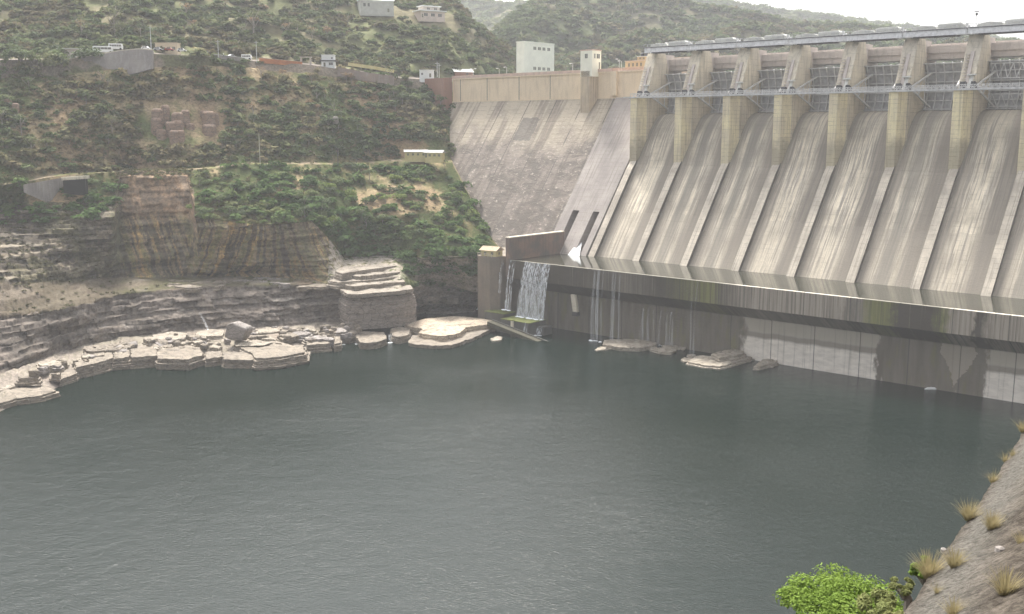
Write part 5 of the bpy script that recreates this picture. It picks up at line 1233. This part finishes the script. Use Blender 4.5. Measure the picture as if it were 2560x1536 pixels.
# vehicles
def vehicle(name, label, cat, px, py, Y, L, W_, H_, paint, rot=0.0, boxy=False, group='vehicles parked along the hill road'):
    p = at_y(px,py,Y); t = thing(name,label,cat,tuple(p),rot,group); mb = MB(); r = .34 if not boxy else .45
    if boxy: prof = [(-L/2,.35),(L/2,.35),(L/2,H_*.55),(L/2-.25,H_-.1),(L/2-.6,H_),(-L/2+.15,H_),(-L/2,H_-.15)]
    else: prof = [(-L/2,.3),(L/2,.3),(L/2,.75),(L/2-1.0,.88),(L/2-1.75,H_-.04),(-L/2+1.0,H_),(-L/2+.2,.95),(-L/2,.9)]
    mb.prism(prof, -W_/2, W_/2, 1); mb.build('body', paint, t, bevel=.06)
    mb = MB(); z0,z1 = (H_*.52,H_*.82) if boxy else (.92,H_-.12); x0,x1 = (-L/2+.4,L/2-.5) if boxy else (-L/2+.75,L/2-1.5)
    for y in (-W_/2-.015,W_/2+.015):
        nw = 5 if boxy else 2
        for q in range(nw): a = x0+(x1-x0)*q/nw; mb.box(a+.06,a+(x1-x0)/nw-.06,min(y,y*.98),max(y,y*.98),z0,z1)
    mb.build('side_windows', WIN, t)
    for x in (-L/2+.85,L/2-.85):
        for y in (-W_/2+.08,W_/2-.08): mb = MB(); mb.tube([(x,y-.12,r),(x,y+.12,r)],r,12); mb.build('wheel', RUBBER, t)
    for y in (-W_/2+.3,W_/2-.3): mb = MB(); mb.box(L/2-.02,L/2+.04,y-.18,y+.18,.55,.72); mb.build('headlight', WIN, t)
    return t
vehicle('bus','long white bus parked on the retaining wall, lower of the two','bus',258,133,485,8.5,2.4,3.0,WHITE2,R(12),True)
vehicle('bus','white minibus parked right of the long bus','bus',290,125,487,6.0,2.2,2.7,WHITE2,R(12),True)
vehicle('van','white van top half hidden by the wall left of the orange barrier','van',617,150,522,4.8,2,2.5,WHITE2,R(2),True)
vehicle('car','white car parked at the foot of the pole near the cream shop','car',366,125,488,4.4,1.8,1.6,WHITE2,R(-8))
vehicle('car','pale car parked in front of the cream shop at left','car',396,127,492,4.2,1.8,1.5,CARGREY,R(2))
vehicle('car','dark red car in front of the cream shop at right','car',424,128,493,4.0,1.8,1.5,CARRED,R(2))
vehicle('car','white car parked just right of the cream shop','car',455,130,496,4.4,1.8,1.7,WHITE2,R(6))
vehicle('car','silver car end on beside the pale parapet','car',580,145,515,4.2,1.8,1.5,CARGREY,R(60))
vehicle('car','white car left of the retaining wall below the shed','car',187,150,478,4.4,1.8,1.5,WHITE2,R(10))
t = thing('stall','small yellow roadside stall with pale awning right of the parked cars','stall',tuple(at_y(487,133,499)))
mb = MB(); mb.box(-.9,.9,-.8,.8,0,1.3); mb.build('counter', ORANGE, t); mb = MB(); mb.prism([(-1.3,2.2),(1.3,2.2),(0,2.8)],-1.2,1.2,1); mb.build('awning', YELL, t)
for a in (-.8,.8): mb = MB(); mb.bar((a,.7,0),(a,.7,2.2),.08); mb.build('post', STEEL, t)
# people by the road: one continuous skinned figure with clothing, copied
def person_mesh():
    V = [(0,0,.95),(0,0,1.2),(0,0,1.42),(0,0,1.52),(0,0,1.68),(.09,0,.9),(.11,.02,.5),(.12,0,.07),(.12,.14,.04),(-.09,0,.9),(-.11,-.04,.5),(-.12,-.02,.07),(-.12,.12,.04),(.19,0,1.4),(.25,.02,1.12),(.27,.08,.86),(-.19,0,1.4),(-.25,.02,1.12),(-.27,.08,.86)]
    E_ = [(0,1),(1,2),(2,3),(3,4),(0,5),(5,6),(6,7),(7,8),(0,9),(9,10),(10,11),(11,12),(2,13),(13,14),(14,15),(2,16),(16,17),(17,18)]
    Rr = [.14,.14,.15,.055,.105,.09,.065,.045,.04,.09,.065,.045,.04,.06,.045,.035,.06,.045,.035]
    me = bpy.data.meshes.new('person'); me.from_pydata(V,E_,[]); o = bpy.data.objects.new('person',me); scene.collection.objects.link(o)
    md = o.modifiers.new('skin','SKIN'); 
    for i,r in enumerate(Rr): me.skin_vertices[0].data[i].radius = (r,r*.75)
    me.skin_vertices[0].data[0].use_root = True
    o.modifiers.new('sub','SUBSURF').levels = 1; return o
SHIRTS = [m_plain(n_,c,.9,.15,2) for n_,c in (('white_shirt',(.7,.7,.68)),('red_sari',(.45,.10,.08)),('blue_shirt',(.12,.18,.35)),('orange_shirt',(.55,.28,.1)),('dark_trousers',(.05,.05,.06)))]
dgc = None; pm = person_mesh(); pm.data.materials.append(SHIRTS[0])
dg = bpy.context.evaluated_depsgraph_get(); bm_ = bpy.data.meshes.new_from_object(pm.evaluated_get(dg)); bpy.data.objects.remove(pm)
for q,(px,py,Y,si,lb) in enumerate([(481,134,499,0,'person in white standing left of the yellow stall'),(493,135,500,1,'person in red standing right of the yellow stall'),(506,137,500.5,3,'person in orange walking ahead of the group near the parapet'),(512,137.5,501,0,'person in white at the left of the group near the parapet'),(519,138,501.5,2,'person in blue at the right of the group near the parapet'),(559,142,504,0,'person in white beside the road power pole')]):
    me = bm_.copy(); me.materials.clear(); me.materials.append(SHIRTS[si]); me.materials.append(SHIRTS[4])
    for pl in me.polygons: pl.material_index = 1 if pl.center.z < .92 else 0; pl.use_smooth = True
    o = link('person', me, None, tuple(at_y(px,py,Y)), rng.uniform(0,6)); tag(o, lb, 'person', 'people standing along the road')

# ------------------------------------------------------------------ near bank under the camera
EDGE = [(1900,2150,9.5),(2060,1850,12.5),(2210,1640,15.5),(2264,1536,18),(2304,1467,20),(2355,1386,23),(2400,1325,25.5),(2439,1279,28),(2490,1194,32),(2525,1135,35.5),(2560,1076,39),(2620,985,45),(2700,880,54)]
ex = np.linspace(0,len(EDGE)-1,220); px_ = np.interp(ex,range(len(EDGE)),[e[0] for e in EDGE]); py_ = np.interp(ex,range(len(EDGE)),[e[1] for e in EDGE]); Y_ = np.interp(ex,range(len(EDGE)),[e[2] for e in EDGE])
E3 = np.array([tuple(at_y(a,b,c)) for a,b,c in zip(px_,py_,Y_)])
rows_ = []
for t_ in np.linspace(-1,0,24)[:-1]: rows_.append(E3+np.array([t_*2.2*-0-(-t_)**1.4*2.0,-(-t_)*1.0,-(-t_)*14.0]))      # drop behind the edge
for t_ in np.linspace(0,1,110): rows_.append(E3+np.array([t_*16.0,-t_*4.5,t_*5.5+math.sin(t_*3.1)*1.6]))
GN = np.array(rows_); nn = fbm(GN*.55, 201, 5); n3 = fbm(GN*2.2, 205, 4)
GN[...,2] += nn*.16+n3*.05; GN[...,0] += nn*.14
ncol = mixc((.19,.162,.132),(.13,.11,.09),sm(fbm(GN*.7,211,4)*.5+.5,.35,.65)); ncol = mixc(ncol,(.28,.24,.20),sm(fbm(GN*2.5,213,4)*.5+.5,.56,.7)*.6)
edgep = np.broadcast_to(sm(np.arange(GN.shape[0]),22,26)[:,None]*(1-sm(np.arange(GN.shape[0]),27,34)[:,None]), GN.shape[:2]); ncol = mixc(ncol,(.30,.29,.26),edgep*.6)
NEARM = m_vcol('near_rock_slope', .95, .9, 7.0, .45)
o = link('near_slope', gridmesh('near_slope', GN, NEARM, ncol)); o['kind'] = 'structure'
def tuft(P, r, n, label, cols=((.42,.33,.17),(.30,.27,.13)), lean=0):
    rg = np.random.default_rng(int(P[0]*100)%9999); V=[];Fq=[];
    for i in range(n):
        a = rg.uniform(0,6.28); l = r*rg.uniform(.5,1.25); sp = rg.uniform(.1,.75); w = .003+.004*rg.random(); b = np.array([math.cos(a)*r*.22*rg.random(),math.sin(a)*r*.22*rg.random(),-.03])
        dirv = np.array([math.cos(a)*sp,math.sin(a)*sp,1.0-.35*sp]); dirv /= np.linalg.norm(dirv); sd_ = np.array([-math.sin(a),math.cos(a),0])*w*r*2.2
        m1 = b+dirv*l*.55; m2 = b+dirv*l+np.array([math.cos(a)*l*.22*sp,math.sin(a)*l*.22*sp,-l*.12*sp])
        o_ = len(V); V += [b-sd_,b+sd_,m1-sd_*.8,m1+sd_*.8,m2-sd_*.2,m2+sd_*.2]; Fq += [(o_,o_+1,o_+3,o_+2),(o_+2,o_+3,o_+5,o_+4)]
    o = link('grass_tuft', np_mesh('grass_tuft', V, Fq, TUFTM), None, tuple(P)); return tag(o, label, 'grass tuft', 'dry grass tufts on the near slope')
TUFTM = m_leaf('dry_blade', (.36,.30,.17), (.25,.22,.12), .35)
def near(px, py):
    x,y = proj(GN[22:]); dd = (x-px)**2+(y-py)**2; k_ = np.unravel_index(np.argmin(dd),dd.shape); return GN[22:][k_]
for (px,py,r,n,lb) in [(2556,1082,1.0,160,'straw tuft on the slope edge at the right border of the picture'),(2530,1140,.55,90,'thin straw tuft second down the slope edge'),(2508,1150,.7,80,'sparse straw tuft third down the slope edge'),(2478,1205,.8,110,'tall wispy tuft leaning over the slope edge halfway down'),
  (2418,1300,1.0,220,'broad spiky straw tuft overhanging the edge above the bushes'),(2478,1320,.8,240,'golden tuft on the slope just inside the broad edge tuft'),(2325,1440,1.0,240,'greenish straw tuft beside the lowest green bush'),(2385,1420,.75,240,'reddish straw tuft on the slope inside the lowest edge tuft'),
  (2515,1480,.85,200,'pale tuft low on the slope near the right border'),(2395,1540,.6,150,'golden tuft at the bottom border of the picture'),(2550,1350,.5,90,'small faded tuft on the slope at the right border'),(2340,1480,.4,70,'tiny tuft on the slope left of the reddish one')]:
    tuft(near(px,py), r*.52, int(n*1.5), lb)
# stones on the near slope
for q in range(2):
    P = near(rng.uniform(2320,2560),rng.uniform(1250,1530)); r = rng.uniform(.05,.12); mb = MB(); n = 6
    lo = [(math.cos(i*1.047)*r*rng.uniform(.7,1.3),math.sin(i*1.047)*r*rng.uniform(.7,1.2)) for i in range(n)]
    mb.v = [(x,y,-.05) for x,y in lo]+[(x*.9,y*.9,r*.5) for x,y in lo]+[(x*.4,y*.4,r*.8) for x,y in lo]; mb.f = [(i,(i+1)%n,n+(i+1)%n,n+i) for i in range(n)]+[(n+i,n+(i+1)%n,2*n+(i+1)%n,2*n+i) for i in range(n)]+[tuple(range(2*n,3*n))]; mb.m=[0]*len(mb.f)
    tag(mb.build('stone', ROCKG, None, tuple(P)), 'small loose stone on the near slope', 'stone', 'loose stones on the near slope')
# foreground tree and bushes
BR = m_leaf('fresh_leaf', (.12,.20,.035), (.21,.285,.06), .35); OLV = m_leaf('olive_leaf', (.16,.19,.07), (.23,.22,.09), .3)
def near_bush(name, label, cat, px, py, Y, rx, rz, n, size, mat, trunk, seed, lumps=26):
    rg = np.random.default_rng(seed); c = at_y(px,py,Y); base = (c.x,c.y,c.z-trunk)
    t = thing(name,label,cat,base)
    L = rg.normal(size=(lumps,3)); L /= np.linalg.norm(L,axis=1)[:,None]; L *= rg.uniform(.35,.85,(lumps,1)); L[:,2] = np.abs(L[:,2])*.8-.1
    k_ = rg.integers(0,lumps,n); d_ = rg.normal(size=(n,3)); d_ /= np.linalg.norm(d_,axis=1)[:,None]; P = L[k_]+d_*(rg.uniform(.12,.30,lumps)[k_]*rg.uniform(.55,1.1,n))[:,None]
    P = P*np.array([rx,rx,rz])+np.array([0,0,trunk]); nr = d_*.6+rg.normal(size=(n,3))*.5+np.array([0,0,.6]); nr /= np.linalg.norm(nr,axis=1)[:,None]
    a = np.cross(nr,rg.normal(size=(n,3))); a /= np.linalg.norm(a,axis=1)[:,None]; b = np.cross(nr,a); s_ = (size*rg.uniform(.6,1.3,n))[:,None]
    V = np.stack([P-a*s_,P-b*s_*.42,P+a*s_,P+b*s_*.42],1).reshape(-1,3)
    link('crown', np_mesh('crown',V,np.arange(n*4).reshape(-1,4),mat), t)
    mb = MB(); mb.tube([(0,0,-3.0),(.1,0,trunk*.5),(0,.05,trunk*.9)],[.12,.09,.05],8)
    mb2 = MB()
    for l in L[:16]: e = Vector((l[0]*rx,l[1]*rx,l[2]*rz+trunk)); mb2.tube([(0,0,trunk*.5),tuple(e*.5+Vector((0,0,trunk*.25))),tuple(e)],[.045,.025,.008],5)
    mb.build('trunk', BARK, t); mb2.build('limb', BARK, t); return t
near_bush('leafy_tree','bright green leafy tree crown at the bottom edge beside the slope','tree',2125,1512,24.0,1.85,.85,13000,.055,BR,1.6,3,34)
near_bush('leafy_tree','lower bright green crown cut by the bottom edge left of the main crown','tree',2040,1590,22.5,1.1,.55,5000,.055,BR,1.4,4,20)
near_bush('leafy_bush','small bright green bush hugging the slope edge above the tree','bush',2312,1425,22.5,.42,.42,2200,.045,BR,.7,5,12)
near_bush('leafy_bush','olive green bush between the tree crown and the slope','bush',2210,1520,20.5,.62,.45,3200,.04,OLV,.8,6,14)
near_bush('leafy_bush','yellowish bush at the bottom edge against the slope','bush',2245,1555,19.0,.42,.35,1800,.04,OLV,.6,7,12)
near_bush('leafy_bush','thin olive bush right above the tree crown by the slope','bush',2262,1465,21.5,.38,.3,1300,.04,OLV,.6,8,12)

# ------------------------------------------------------------------ haze
hm = bpy.data.materials.new('haze_air'); hm.use_nodes = True; nt = hm.node_tree; nt.nodes.remove(nt.nodes['Principled BSDF'])
pv = nt.nodes.new('ShaderNodeVolumePrincipled'); pv.inputs['Color'].default_value = (.96,.97,1,1); pv.inputs['Density'].default_value = HAZE; pv.inputs['Anisotropy'].default_value = 0
nt.links.new(pv.outputs[0], nt.nodes['Material Output'].inputs['Volume'])
mb = MB(); mb.box(-1900,3100,-330,2700,-9.5,420); o = mb.build('haze', hm); tag(o,'thin pale haze filling the gorge',None,None,'stuff')
